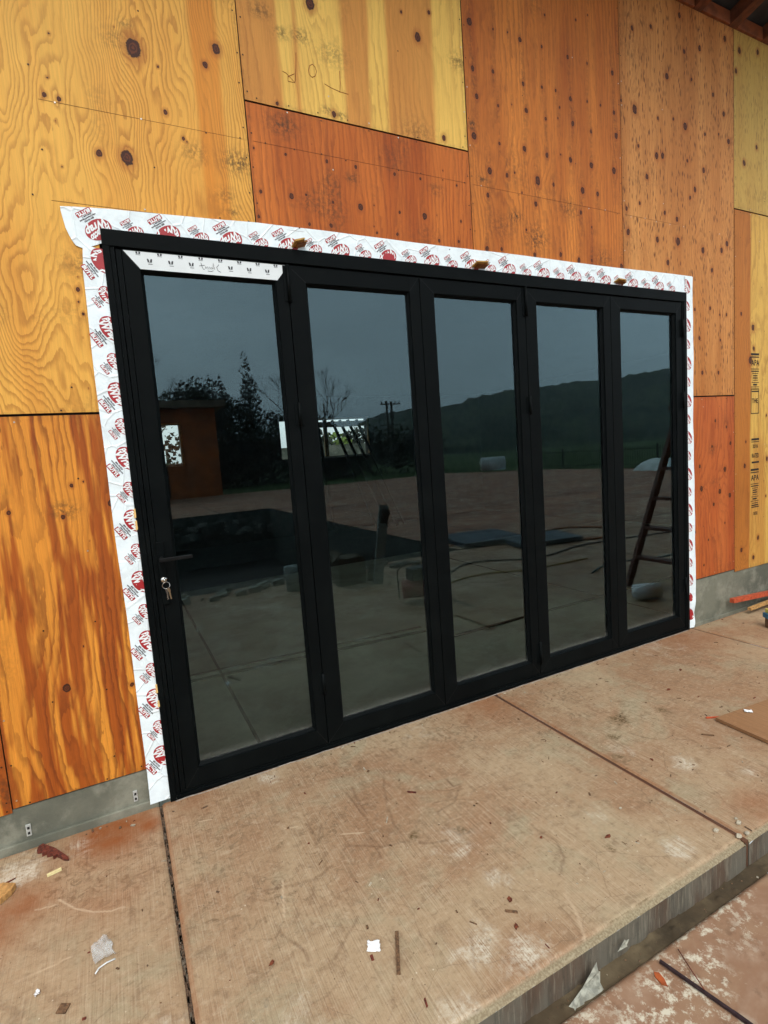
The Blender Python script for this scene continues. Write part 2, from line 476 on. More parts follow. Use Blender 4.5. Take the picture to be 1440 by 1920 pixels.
def glass_mat(name, refl=1.0, tint=(.62, .70, .66)):
    t = NT(name); t.n.remove(t.b)
    outn = [x for x in t.n if x.type == 'OUTPUT_MATERIAL'][0]
    o = t.obj()
    tr = t.new('ShaderNodeBsdfTransparent'); tr.inputs[0].default_value = (*tint, 1)
    if refl:
        fr = t.new('ShaderNodeFresnel'); fr.inputs[0].default_value = 1.56
        gl = t.new('ShaderNodeBsdfGlossy'); gl.inputs['Roughness'].default_value = .006
        gl.inputs['Color'].default_value = (.66, .92, 1.0, 1)
        f = t.math('ADD', t.math('MULTIPLY', fr.outputs[0], refl), .040, clamp=True)
        mx = t.new('ShaderNodeMixShader'); t.l.new(f, mx.inputs[0]); t.l.new(tr.outputs[0], mx.inputs[1]); t.l.new(gl.outputs[0], mx.inputs[2])
        # dust: settled along the bottom edge and faint wiped streaks
        df = t.new('ShaderNodeBsdfDiffuse'); df.inputs[0].default_value = (.55, .56, .52, 1)
        sep = t.new('ShaderNodeSeparateXYZ'); t.l.new(o, sep.inputs[0])
        dn = t.noise(o, 110, 5, .75)
        st = t.noise(t.scale(o, (14, 1, .8)), 1, 4, .6)
        amt = t.math('MULTIPLY', t.rng(sep.outputs[2], .118, .175, 1, 0), t.rng(dn, .38, .65, .01, .22))
        amt = t.math('ADD', amt, t.rng(st, .58, .78, .0, .006))
        m2 = t.new('ShaderNodeMixShader'); t.l.new(amt, m2.inputs[0]); t.l.new(mx.outputs[0], m2.inputs[1]); t.l.new(df.outputs[0], m2.inputs[2])
        t.l.new(m2.outputs[0], outn.inputs[0])
    else:
        t.l.new(tr.outputs[0], outn.inputs[0])
    return t.mat
M_GLASS = glass_mat('door_glass', 1.2, (.86, .92, .86))
M_GLASSB = glass_mat('door_glass_inner', 0, (.85, .88, .86))

# ------------------------------------------------------------------ plywood sheets of the front wall
OPEN = (-.655, 3.080, 2.488)          # door opening: x0, x1, top
def sheet(name, parent, X0, X1, Z0, Z1, mat, knots, freq=30, warp=(10, 2.0, .5), tone=None, stains=(), y=0., streak=0., seed=1, nails=True, extra=None, step=.0065, stainbg=.12, label=None):
    g = .0025
    X0 += g; X1 -= g; Z0 += g; Z1 -= g
    nx = max(2, int((X1 - X0) / step)); nz = max(2, int((Z1 - Z0) / step))
    xs = np.linspace(X0, X1, nx); zs = np.linspace(Z0, Z1, nz)
    X, Z = np.meshgrid(xs, zs, indexing='ij')
    wx = X + .05 * (fbm(X * 1.6, Z * .9, seed) - .5)
    psi = wx.copy(); kd = np.full(X.shape, 9.); st = np.zeros(X.shape); dens = np.zeros(X.shape)
    for (kx, kz, r) in knots:
        kx, kz, r = kx / 1000, kz / 1000, r / 1000
        dx = X - kx; dz = Z - kz
        d = np.sqrt((dx / r) ** 2 + (dz / (1.3 * r)) ** 2) * ((1.08 if r > .018 else .92) + .30 * abs(math.sin(kx * 91.7 + kz * 37.3)))
        kd = np.minimum(kd, d)
        a = r * 1.5
        rho2 = dx ** 2 + (dz / 2.6) ** 2
        psi -= dx * np.minimum(a * a / np.maximum(rho2, (a * .8) ** 2), 1.4)
        if r > .016: dens += 1.1 * np.exp(-(np.abs(dx) / .12 + np.abs(dz) / .22))
        if streak: st += streak * np.exp(-(dx / (r * 1.1)) ** 2) * np.exp(-np.abs(dz) / (.06 + 4 * r))
    grain = freq * psi + warp[0] * fbm(X * warp[1], Z * warp[2], seed + 9, 5) + dens * 5 * fbm(X * 9, Z * 5, seed + 3, 3)
    tn = tone(X, Z) if tone else np.clip((fbm(X * 7, Z * .6, seed + 5) - .5) * 1.6 + .45, 0, 1)
    sm = sstep(.62, .80, fbm(X * 4.2, Z * 4.2, seed + 20)) * stainbg * 4
    for (sx, sz, sr, sa) in stains:
        sm = np.maximum(sm, sa * np.exp(-(((X - sx) / sr) ** 2 + ((Z - sz) / (sr * .7)) ** 2)))
    edge = np.minimum(np.minimum(X - X0, X1 - X), np.minimum(Z - Z0, Z1 - Z))
    sm = np.maximum(sm, .35 * sstep(.03, 0, edge) * fbm(X * 20, Z * 5, seed))
    bow = .0012 * (fbm(X * .9, Z * .7, seed + 2) - .5)
    Y = y + bow
    P = np.stack([X, Y, Z], -1)
    ex = MB()
    D = .014
    for (a, b) in (((X0, Z0), (X1, Z0)), ((X1, Z0), (X1, Z1)), ((X1, Z1), (X0, Z1)), ((X0, Z1), (X0, Z0))):
        if a[0] == b[0] and OPEN[0] < a[0] < OPEN[1]: a, b = (a[0], max(a[1], OPEN[2])), (b[0], max(b[1], OPEN[2]))
        if a[1] == b[1] and a[1] < OPEN[2] and X1 > OPEN[0] and X0 < OPEN[1]:
            c0, c1 = sorted((a[0], b[0])); c1 = min(c1, OPEN[0]) if c0 < OPEN[0] else c1; c0 = max(c0, OPEN[1]) if c0 > OPEN[0] else c0
            if c1 <= c0: continue
            a, b = (c0, a[1]), (c1, b[1])
        ex.add([(a[0], y, a[1]), (b[0], y, b[1]), (b[0], y + D, b[1]), (a[0], y + D, a[1])], [(0, 1, 2, 3)], 1)
    rnd = random.Random(seed * 7 + 1)
    if nails:
        pts = []
        z = Z0 + .05
        while z < Z1:
            for xx in (X0 + .012, X1 - .012):
                pts.append((xx + rnd.uniform(-.003, .003), z + rnd.uniform(-.02, .02)))
            z += .15
        for k in (1, 2):
            xx = X0 + (X1 - X0) * k / 3; z = Z0 + .1
            while z < Z1:
                if rnd.random() < .55: pts.append((xx + rnd.uniform(-.006, .006), z))
                z += .3
        for zz in (Z0 + .014, Z1 - .014, 2.575, 2.93):
            if Z0 < zz < Z1:
                x = X0 + .06
                while x < X1 - .03:
                    if rnd.random() < .8: pts.append((x + rnd.uniform(-.02, .02), zz + rnd.uniform(-.008, .008)))
                    x += .14
        for (px, pz) in pts:
            r = .0036
            ex.add([(px + r * math.cos(k * math.pi / 3), y - .0014, pz + r * math.sin(k * math.pi / 3)) for k in range(6)], [tuple(range(6))[::-1]], 3 if rnd.random() < .22 else 2)
        for zz in (2.933, 2.566):
            if Z0 < zz < Z1:
                a, b = X0 + .02, X1 - .02
                if X1 < .1: a = max(a, -.80)
                if X1 > 2.5: b = min(b, 3.0)
                if b > a: ex.box(a, b, y - .0008, y + .001, zz - .0004, zz + .0004, 4)
    if extra: extra(ex, y)
    me = grid_mesh(name, P, dict(grain=grain, tone=np.clip(tn, 0, 1), knot=kd, stain=np.clip(sm + st, 0, 1)), [mat, M_EDGE, M_NAIL, M_NAILB, M_INK, M_INKR, M_STAMP], ex)
    # cut the door opening out of the sheet
    if X1 > OPEN[0] and X0 < OPEN[1] and Z0 < OPEN[2]:
        bm = bmesh.new(); bm.from_mesh(me)
        kill = [f for f in bm.faces if OPEN[0] < f.calc_center_median().x < OPEN[1] and f.calc_center_median().z < OPEN[2]]
        bmesh.ops.delete(bm, geom=kill, context='FACES'); bm.to_mesh(me); bm.free()
    o = link(name, me, parent)
    if label: o['label'] = label
    return o

house = empty('timber_house', (0, .1, 0), 'unfinished plywood clad house wall with concrete footing and open rafters around the black doors', 'house')
P4 = 1.2192
UL = [(-439,3202,35),(-510,2771,24),(-730,2948,9),(-778,2953,9),(-157,3208,13),(-103,3284,15),(-341,2979,10),(-611,2771,11),(-279,2888,7),(-267,2877,5),(-351,3154,5),(-760,3019,5),(-735,3180,5),(-753,2864,3),(-748,2698,4),(-503,3266,3),(-749,2234,9),(-753,2186,4),(-742,2140,6),(-753,2047,3),(-742,2283,4),(-756,1845,3),(-300,3620,14)]
LL = [(-1086,1372,9),(-907,1334,9),(-730,1372,10),(-977,628,14),(-737,579,10),(-863,1458,7),(-820,1470,5),(-824,1225,3),(-807,1010,3),(-800,823,4),(-802,396,4),(-898,789,4)]
AU = [(354,3594,22),(936,3603,20),(847,3696,8),(1014,3741,8),(153,3120,9),(1064,3142,14),(433,3131,12)]
AL = [(23,2903,5),(170,2903,7),(375,2907,9),(527,2906,8),(642,2919,4),(745,2908,8),(899,2908,7),(1128,2910,7),(182,2720,13),(538,2720,12),(911,2724,13),(255,2737,5),(391,2723,7),(614,2739,5),(760,2724,8),(989,2739,4),(37,2720,8),(16,2609,8),(259,2605,8),(371,2612,9),(620,2607,6),(738,2614,9),(1144,2726,7),(1122,2618,8),(119,2800,3),(317,2800,4),(303,2972,3),(666,2974,3),(248,2636,4),(605,2636,4),(1043,2973,5),(994,2609,7)]
BC = [(1622,3767,11),(1431,3772,7),(1990,3767,10),(1417,3552,11),(1277,3535,13),(1632,3538,11),(1775,3552,7),(2152,3771,8),(2372,3768,11),(2002,3537,13),(1296,3398,12),(1443,3381,8),(1648,3398,14),(1796,3383,10),(1884,3557,8),(2143,3553,8),(2379,3537,13),(2015,3400,13),(1264,3189,17),(2169,3384,11),(2394,3402,16),(1440,3182,8),(1622,3187,13),(1795,3182,13),(1987,3187,14),(2164,3186,13),(2366,3187,16),(1360,3024,20),(1485,3020,11),(1715,3025,17),(1840,3023,11),(2081,3026,18),(2212,3023,14),(1340,2892,12),(1694,2893,13),(2060,2892,13),(1315,2601,13),(1420,2610,10),(1670,2601,14),(2031,2605,14),(2144,2615,10),(2416,2603,16),(1271,3767,17),(2067,3992,7),(1786,3772,7),(2168,4046,6),(1817,3949,6),(1534,3783,6),(1590,2941,6),(1542,3042,6),(1906,3204,6),(1541,3407,5),(2259,3555,7),(1894,3407,6),(1878,2625,10),(1611,2738,8),(2152,2818,7),(1911,3470,6)]
CD = [(2576,3599,24),(2748,4139,13),(3258,4135,16),(2903,3873,18),(2804,3590,11),(2965,3618,11),(3091,3595,22),(3312,3585,12),(3473,3615,9),(3592,3589,18),(2785,3350,16),(3111,3374,10),(2684,3202,16),(3294,3341,16),(3194,3196,16),(2606,3379,10),(3409,3869,14),(3535,3766,14),(2991,2970,16),(2489,2827,20),(2780,2811,18),(2999,2821,22),(3280,2791,20),(3503,2814,20),(3570,2867,18),(2887,2670,14),(3385,2661,16),(3088,4072,14),(3551,4273,18),(3042,4287,16),(2567,4081,14),(2450,3625,10),(2478,2973,13),(2434,2901,16),(3138,3133,12),(2861,2996,11),(2847,3361,14),(3167,3913,9),(2608,3024,9),(3360,2389,13),(3478,2347,9),(3561,2352,10),(3232,2169,11),(3483,2161,10),(3261,1921,11),(3457,1922,13),(3180,2370,9)]
CL = [(3219,1229,13),(3530,1184,16),(3237,1060,19),(3465,1017,17),(3603,1382,14),(3553,1509,10),(3413,1561,10),(3370,1370,11),(3594,974,18),(3387,925,12),(3260,467,9),(3318,655,9),(3528,763,7),(3159,736,7)]
DU = [(3728,4239,20),(3960,4287,18),(3686,4090,14),(3950,3613,14),(3788,3473,20)]
DL = [(3747,2369,13),(3905,2271,18),(3917,2109,16),(3869,2018,25),(3810,1382,10),(3795,1190,14),(4107,1227,19),(4096,1581,10),(4094,919,10),(3984,583,16),(3750,513,18),(3918,427,18)]

def bands(iv, seed, wob=.07, soft=.016):
    """1 outside the listed light intervals, 0 inside; edges wander along the grain"""
    def f(X, Z):
        Xw = X + wob * (fbm(X * 2, Z * 1.1, seed, 3) - .5) + .02 * (fbm(X * 30, Z * 3, seed + 1, 2) - .5)
        t = np.ones(X.shape)
        for (a, b) in iv: t = np.minimum(t, 1 - sstep(a - soft, a + soft, Xw) * (1 - sstep(b - soft, b + soft, Xw)))
        return t
    return f
def tone_ul(X, Z):
    t = np.clip((fbm(X * 5, Z * .5, 31) - .5) * 1.2 + .12, 0, 1)
    Xw = X + .035 * (fbm(X * 2, Z * 1.3, 4, 3) - .5)
    t = np.maximum(t, .95 * sstep(-.235, -.20, Xw) * (1 - sstep(-.125, -.085, Xw)))
    low = sstep(2.75, 2.3, Z)
    return np.clip(t + low * (.30 + .5 * (fbm(X * 9, Z * .8, 8) - .5)), 0, 1)
def tone_ll(X, Z):
    f = fbm(X * 26 + 2.2 * fbm(X * 5, Z * 2.2, 2), Z * 1.7, 12, 5)
    f2 = fbm(X * 70, Z * 3.5, 3, 3)
    return np.clip(sstep(.36, .60, f + .6 * (f2 - .5)), 0, 1)
def pencil(ex, y):
    for L in ([(.264, 3.362), (.258, 3.30), (.248, 3.233)], [(.191, 3.265), (.208, 3.261), (.247, 3.229), (.213, 3.228), (.215, 3.248), (.247, 3.267)],
              [(.341, 3.331), (.326, 3.32), (.319, 3.299), (.322, 3.281), (.335, 3.272), (.352, 3.283), (.359, 3.304), (.354, 3.322), (.341, 3.331)],
              [(.479, 3.333), (.478, 3.28), (.472, 3.236)], [(.395, 3.258), (.43, 3.247), (.471, 3.24), (.517, 3.238)]):
        ex.tube([(a, y - .0008, b) for a, b in L], .0013, 4, 5)

sheet('plywood_sheet', house, -P4, 0, 1.7477, 4.37, M_UL, UL, 52, (46, 1.8, .55), tone_ul, [(-.05, 2.83, .07, .9), (-.12, 2.68, .05, .5), (-.24, 2.84, .06, .5), (-.10, 2.61, .03, .7), (-.46, 3.29, .03, .6), (-.50, 3.22, .06, .45), (-.72, 2.33, .08, .5)], seed=1, stainbg=.05, label='yellow plywood sheet with two large knots')
sheet('plywood_sheet', house, -P4, OPEN[0] + .005, .182, 1.7427, M_LL, LL, 22, (14, 2.4, .6), tone_ll, [(-.90, 1.36, .05, .8)], y=-.001, seed=2, stainbg=.04, label='amber streaked plywood sheet')
sheet('plywood_sheet', house, -2 * P4, -P4, .165, 2.10, M_LL, [], 22, (14, 2.4, .6), tone_ll, y=.001, seed=6)
sheet('plywood_sheet', house, -2 * P4, -P4, 2.10, 4.37, M_UL, [], 22, (14, 2.4, .6), tone_ll, y=.001, seed=7)
sheet('plywood_sheet', house, 0, P4, 3.103, 4.37, M_AU, AU, 24, (7, 2.5, .4), bands([(.165, .235), (.255, .485), (.63, .735), (1.02, 1.25)], 3), [(.11, 3.50, .05, .7), (.20, 3.43, .04, .7), (.29, 3.44, .045, .8), (.45, 3.40, .08, .5), (.40, 3.14, .03, .8), (.47, 3.13, .03, .8), (1.19, 3.55, .06, .7), (.9, 3.13, .1, .5)], y=.0015, seed=3, stainbg=.06, extra=pencil, label='patchy pale and tan plywood sheet with pencil marks')
sheet('plywood_sheet', house, 0, P4, 2.470, 3.098, M_AL, AL, 34, (8, 3, .5), None, [(.17, 3.03, .08, .8), (.50, 2.85, .04, .7), (.99, 2.87, .05, .6), (.9, 2.62, .1, .35), (.75, 3.0, .1, .35)], y=-.0015, streak=.22, seed=4, label='orange plywood sheet above the doors')
sheet('plywood_sheet', house, P4, 2 * P4, 2.470, 4.37, M_BC, BC, 30, (7, 3, .45), None, [(1.53, 2.80, .05, 1), (1.70, 2.70, .10, .7), (1.95, 2.90, .08, .7), (1.44, 2.74, .1, .5), (1.30, 2.97, .03, .9), (2.25, 2.63, .1, .6), (1.25, 3.24, .03, 1)], streak=.5, seed=5, stainbg=.07, label='brown plywood sheet with rows of small knots')
sheet('plywood_sheet', house, 2 * P4, 3 * P4, 1.750, 4.37, M_CD, CD, 30, (6, 3, .6), None, (), y=.001, streak=.2, seed=8, stainbg=.05, label='tan flecked plywood sheet at the top corner of the doors')
sheet('plywood_sheet', house, 3.06, 3 * P4, .368, 1.745, M_CL, CL, 26, (8, 2.6, .6), None, [(3.39, 1.1, .06, .4), (3.37, 1.35, .06, .5)], y=-.001, seed=9, streak=.15, stainbg=.05, label='reddish plywood sheet right of the doors')

def text_mesh(s, size, shear=0, bold=0., align='CENTER'):
    cu = bpy.data.curves.new('t', 'FONT'); cu.body = s; cu.size = size; cu.shear = shear; cu.offset = bold
    cu.align_x = align; cu.align_y = 'CENTER'; cu.resolution_u = 2
    ob = bpy.data.objects.new('t', cu); col.objects.link(ob)
    dg = bpy.context.evaluated_depsgraph_get()
    me = bpy.data.meshes.new_from_object(ob.evaluated_get(dg))
    vs = [tuple(v.co)[:2] for v in me.vertices]; fs = [tuple(p.vertices) for p in me.polygons]
    bpy.data.objects.remove(ob); bpy.data.curves.remove(cu); bpy.data.meshes.remove(me)
    return vs, fs

def stamps(ex, y):
    Y = y - .0012
    def bar(x0, x1, z, h): ex.box(x0, x1, Y, Y + .0006, z - h / 2, z + h / 2, 6)
    def txt(s, cx, cz, size, w=1):
        vs, fs = text_mesh(s, size, 0, .001)
        ex.add([(cx + a * w, Y, cz + b) for a, b in vs], [f[::-1] for f in fs], 6)
    for z0 in (2.066, 1.150):
        bar(3.876, 3.988, z0, .016); bar(3.876, 3.988, z0 - .022, .008)
        txt('APA', 3.935, z0 - .068, .062, .95)
        for k, (a, b, h) in enumerate(((0, .112, .007), (.004, .110, .011), (.02, .1, .006), (.03, .09, .012), (.028, .092, .012), (.03, .095, .006), (.01, .11, .006), (.03, .085, .016), (0, .112, .006), (.02, .10, .008), (.012, .108, .013))):
            bar(3.876 + a, 3.876 + b, z0 - .115 - .0175 * k, h * .75)
    # framed box under the upper stamp
    z = 1.72
    bar(3.876, 3.988, 1.795, .006); bar(3.876, 3.988, 1.602, .006)
    ex.box(3.876, 3.882, Y, Y + .0006, 1.605, 1.792, 6); ex.box(3.982, 3.988, Y, Y + .0006, 1.605, 1.792, 6)
    txt('THE', 3.932, 1.70, .05, .9)
    bar(3.885, 3.992, 1.395, .016); bar(3.885, 3.992, 1.375, .006)
    txt('32/16', 3.938, 1.338, .04, .8); txt('RATED', 3.94, 1.262, .05, .62)
    bar(3.89, 3.992, 1.21, .014)
    bar(3.886, 3.992, .845, .008); txt('15/32', 3.94, .79, .035, .8)
def tone_dl(X, Z):
    Xw = X + .05 * (fbm(X * 1.5, Z * 1.2, 14, 3) - .5)
    t = 1 - sstep(3.85, 3.885, Xw) * 1.0
    return np.clip(t + .5 * sstep(.55, .7, fbm(X * 8, Z * .7, 15)), 0, 1)
sheet('plywood_sheet', house, 3 * P4, 4 * P4, 3.132, 4.37, M_DU, DU, 28, (6, 3, .6), None, (), y=.0015, seed=10, label='straw coloured plywood sheet under the rafters')
sheet('plywood_sheet', house, 3 * P4, 4 * P4, .345, 3.127, M_DL, DL, 28, (12, 2.6, .6), tone_dl, (), y=-.0005, seed=11, extra=stamps, stainbg=.04, label='half tan half yellow plywood sheet with black ink stamps')
for k in (4, 5):
    sheet('plywood_sheet', house, k * P4, (k + 1) * P4, .345, 4.37, M_CD, [], 28, (12, 2.6, .6), None, (), seed=12 + k, step=.03, nails=False)

# ------------------------------------------------------------------ rest of the house
mb = MB(); mb.box(-2.4, OPEN[0] + .012, .0155, .11, .02, 4.5); mb.box(OPEN[1] - .012, 7.3, .0155, .11, .02, 4.5); mb.box(OPEN[0] + .012, OPEN[1] - .012, .0155, .11, 2.475, 4.5)
mb.build('wall_framing', M_WRAP, house)
SX0, SX1 = -.722, 3.098
f = MB()
f.box(-2.4, SX0 + .035, .006, .14, -.3, .1775, 0, .004); f.box(-2.4, SX0 + .03, -.010, .0055, -.3, .036, 0, .004)
stem = f.build('foundation_wall', M_STEM, house)
f = MB()
f.box(SX1 - .015, 7.3, .006, .14, -.3, .362, 0, .004)
f.box(SX1 + .02, 7.3, -.006, .0055, -.3, .028, 0, .004)
f.build('foundation_wall', M_STEM, house)
for x in (-1.178, -.780):
    t = MB(); t.box(x - .009, x + .009, .0005, .0055, .050, .100, 0, .002); t.box(x - .004, x + .004, -.0012, .0002, .058, .068, 1); t.box(x - .004, x + .004, -.0012, .0002, .080, .090, 1)
    t.build('form_tie', [simple('galvanised_tie', (.55, .56, .52, 1), .5, .3, .1, 60), M_GASK], stem)
# roof: rafters pitched up towards the open side, blocking between them, deck on top
sl = .26; zw = 4.372
for k in range(-7, 11):
    x = 3.62 + .4064 * k
    r = MB()
    a = Vector((x, .25, zw - sl * .25)); b = Vector((x, -.95, zw + sl * .95))
    n = Vector((0, sl, 1)).normalized()
    r.beam(a + n * .045, b + n * .045, .040, .09, n)
    r.beam(a + n * .045 + Vector((.044, 0, 0)), b + n * .045 + Vector((.044, 0, 0)), .040, .086, n)
    r.build('rafter', M_RAFT, house)
    if k < 10:
        bl = MB(); bl.box(x + .068, x + .382, -.012, .028, zw + .001, zw + .088, 0, .002); bl.build('blocking', M_BLOCK, house)
dk = MB(); n = Vector((0, sl, 1)).normalized()
dk.beam(Vector((2.2, 3, zw - 3 * sl)) + n * .115, Vector((2.2, -1.0, zw + sl)) + n * .115, 11, .02, n)
dk.build('roof_deck', M_DECK, house)

# interior: a bare dark room with openings in its far wall
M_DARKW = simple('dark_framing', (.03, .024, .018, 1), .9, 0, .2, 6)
M_FRAMEW = simple('window_timber', lin(176, 140, 84), .7, 0, .2, 20)
M_WHITE = simple('white_sill', (.75, .76, .74, 1), .5, 0, .1, 20)
bw = MB(); YB = 8.0
def holes(m, x0, x1, z0, z1, hs_, y0, y1):
    x = x0
    for (a, b, c, d) in sorted(hs_):
        m.box(x, a, y0, y1, z0, z1); m.box(a, b, y0, y1, z0, c); m.box(a, b, y0, y1, d, z1); x = b
    m.box(x, x1, y0, y1, z0, z1)
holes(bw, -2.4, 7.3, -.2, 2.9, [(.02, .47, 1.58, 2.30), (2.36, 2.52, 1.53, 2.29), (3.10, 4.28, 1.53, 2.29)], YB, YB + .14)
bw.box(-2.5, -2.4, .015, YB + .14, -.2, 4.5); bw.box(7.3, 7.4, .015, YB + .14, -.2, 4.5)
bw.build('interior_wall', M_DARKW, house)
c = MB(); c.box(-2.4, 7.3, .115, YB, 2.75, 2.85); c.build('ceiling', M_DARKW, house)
fl = MB(); fl.box(-2.4, 7.3, .10, 4.35, -.2, -.004); fl.build('indoor_floor', M_FLOORI, house)
fl = MB(); fl.box(-2.4, 7.3, 4.352, YB, -.2, -.030); fl.build('shade_dark_floor', simple('painted_floor_shade', (.022, .016, .011, 1), .95, 0, .3, 3), house)  # near-black floor colour stands in for the darkness deep in the room
M_FJ = simple('seam_and_reflection', lin(62, 58, 48), .9, 0, .3, 30)
for P0, P1, wd in (((-.168, .18), (-.172, 4.3), .018), ((3.30, .18), (3.30, 4.3), .018), ((-2.3, 1.52), (1.50, 1.25), .05), ((-2.3, 1.64), (1.50, 1.36), .03), ((1.5, .99), (7, 1.10), .045)):  # strips along y are joints; those along x paint the step's reflected band
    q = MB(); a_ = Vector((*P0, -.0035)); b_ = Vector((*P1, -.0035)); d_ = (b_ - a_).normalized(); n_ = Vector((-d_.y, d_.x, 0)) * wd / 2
    q.prism([a_ - n_, b_ - n_, b_ + n_, a_ + n_], (0, 0, 1), .003); q.build('seam_and_reflection', M_FJ, house)
for (a, b, cc, d) in ((.02, .47, 1.58, 2.30), (3.10, 4.28, 1.53, 2.29)):
    wf = MB()
    for q in ((a - .05, a, cc - .03, d + .03), (b, b + .03, cc - .03, d + .03), (a, b, d, d + .03)): wf.box(q[0], q[1], YB - .03, YB - .001, q[2], q[3])
    if a > 1: wf.box(a, b, YB + .02, YB + .06, 2.13, 2.245); wf.box(3.30, 3.38, YB + .02, YB + .06, cc, d)
    wo = wf.build('window_frame', M_FRAMEW, house)
    s_ = MB(); s_.box(a, b, YB - .06, YB - .001, cc - .035, cc - .001); s_.build('sill', M_WHITE, wo)

# ------------------------------------------------------------------ bifold door
door = empty('bifold_door', (1.21, .03, 0), 'black aluminium bifold door with five tall glass panels set in the plywood wall', 'door')
FX0, FX1, FT = -.643, 3.065, 2.477
FY = -.014
fr = MB()
fr.box(FX0, FX1, FY, .095, 2.412, FT, 0, .002)
fr.box(FX0, FX0 + .026, FY + .001, .095, .001, 2.4115, 0, .0015); fr.box(FX0 + .027, FX0 + .044, FY + .006, .095, .001, 2.4115, 0, .0015)
fr.box(FX0 + .047, FX0 + .068, FY + .009, .09, .03, 2.405, 0, .0015)
fr.box(FX1 - .030, FX1, FY + .001, .095, .001, 2.4115, 0, .0015); fr.box(FX1 - .044, FX1 - .031, FY + .006, .095, .001, 2.4115, 0, .0015)
fr.box(FX0 + .027, FX1 - .031, FY + .003, .095, .001, .020, 0, .0015); fr.box(FX0 + .027, FX1 - .031, FY + .010, .08, .0205, .030, 0, .001)
fr.build('door_frame', M_BLACK, door)
# grey sealant bead along the threshold
sx = [FX0 + .02 + i * .06 for i in range(62)]
st = MB(); st.tube([(x, FY - .004 + .003 * math.sin(i * 1.7), .001 + .0015 * math.sin(i * 2.3)) for i, x in enumerate(sx)], .0030, 6)
st.build('threshold_seal', simple('pale_sealant', (.34, .28, .23, 1), .7, 0, .2, 50), door)
PX = [(-.573, .124), (.128, .847), (.851, 1.570), (1.574, 2.293), (2.297, 3.019)]
GX = [(-.510, .068), (.215, .786), (.937, 1.508), (1.660, 2.229), (2.386, 2.956)]
PZ0, PZ1, GZ0, GZ1 = .033, 2.407, .118, 2.331
panels = []
M_SPACER = simple('spacer_bar', (.22, .25, .28, 1), .6, 0, .05, 30, 0)
plabels = ['leftmost panel with the lever handle and keys', 'second panel from the left', 'middle panel', 'fourth panel from the left', 'rightmost panel']
for i, ((a, b), (g0, g1)) in enumerate(zip(PX, GX)):
    s = MB(); y0, y1 = -.005, .055
    s.box(a, g0, y0, y1, PZ0, PZ1, 0, .0018); s.box(g1, b, y0, y1, PZ0, PZ1, 0, .0018)
    s.box(g0 - .0005, g1 + .0005, y0 + .0006, y1 - .001, GZ1, PZ1 - .0005, 0, .0012); s.box(g0 - .0005, g1 + .0005, y0 + .0006, y1 - .001, PZ0 + .0005, GZ0, 0, .0012)
    for cx_, cz_, sx__, sz__ in ((a, PZ0, 1, 1), (b, PZ0, -1, 1), (a, PZ1, 1, -1), (b, PZ1, -1, -1)):
        ix = g0 if sx__ > 0 else g1; iz = GZ0 if sz__ > 0 else GZ1
        A_ = Vector((cx_ + sx__ * .002, y0 - .0002, cz_ + sz__ * .002)); B_ = Vector((ix - sx__ * .001, y0 - .0002, iz - sz__ * .001)); d_ = (B_ - A_).normalized(); n_ = Vector((-d_.z, 0, d_.x)) * .0006
        s.add([A_ - n_, B_ - n_, B_ + n_, A_ + n_], [(0, 1, 2, 3)], 1)
    p = s.build('door_panel', [M_BLACK, M_GASK], door); p['label'] = plabels[i]
    panels.append(p)
    bd = MB(); yb0, yb1 = .004, .019; wbd = .013
    def wedge(x0, x1, z0, z1, ax):
        pass
    # sloping glazing bead: a mitred ring of four faces
    o4 = [(g0 + .001, yb0, GZ0 + .001), (g1 - .001, yb0, GZ0 + .001), (g1 - .001, yb0, GZ1 - .001), (g0 + .001, yb0, GZ1 - .001)]
    i4 = [(g0 + wbd, yb1, GZ0 + wbd), (g1 - wbd, yb1, GZ0 + wbd), (g1 - wbd, yb1, GZ1 - wbd), (g0 + wbd, yb1, GZ1 - wbd)]
    bk = [(x, .0215, z) for x, _, z in o4]
    bd.add(o4 + i4 + bk, [(k, (k + 1) % 4, 4 + (k + 1) % 4, 4 + k) for k in range(4)] + [(8 + k, 8 + (k + 1) % 4, (k + 1) % 4, k) for k in range(4)] + [(4 + k, 4 + (k + 1) % 4, 8 + (k + 1) % 4, 8 + k) for k in range(4)])
    bd.build('glazing_bead', M_BLACK, p)
    gl = MB(); e = .002
    gl.add([(g0 + e, .022, GZ0 + e), (g1 - e, .022, GZ0 + e), (g1 - e, .022, GZ1 - e), (g0 + e, .022, GZ1 - e)], [(0, 1, 2, 3)], 0)
    gl.add([(g0 + e, .046, GZ0 + e), (g1 - e, .046, GZ0 + e), (g1 - e, .046, GZ1 - e), (g0 + e, .046, GZ1 - e)], [(0, 3, 2, 1)], 1)
    for q in ((g0 + e, g0 + e + .001), (g1 - e - .001, g1 - e)): gl.box(q[0], q[1], .0225, .0455, GZ0 + e, GZ1 - e, 2)
    me = gl.mesh('glass_pane', [M_GLASS, M_GLASSB, M_SPACER]); link('glass_pane', me, p)
# hinges on the joints
for (x, pi, zs, proud) in ((.126, 1, ((2.235, 2.405), (1.655, 1.768), (.30, .41)), .014), (1.572, 3, ((2.240, 2.408), (1.665, 1.775), (.10, .24)), .020), (3.020, 4, ((2.170, 2.292), (1.662, 1.782), (.30, .41)), .020)):
    for (z0, z1) in zs:
        h = MB()
        h.tube([(x, -.005 - proud * .5, z0), (x, -.005 - proud * .5, z1)], .0085, 12)
        for q in (.33, .66):
            zz = z0 + (z1 - z0) * q; h.tube([(x, -.005 - proud * .5, zz - .001), (x, -.005 - proud * .5, zz + .001)], .0092, 12)
        h.box(x - .022, x + .022, -.0085, -.0055, z0 + .004, z1 - .004, 0, .001)
        h.build('hinge', M_BLACK, panels[pi])
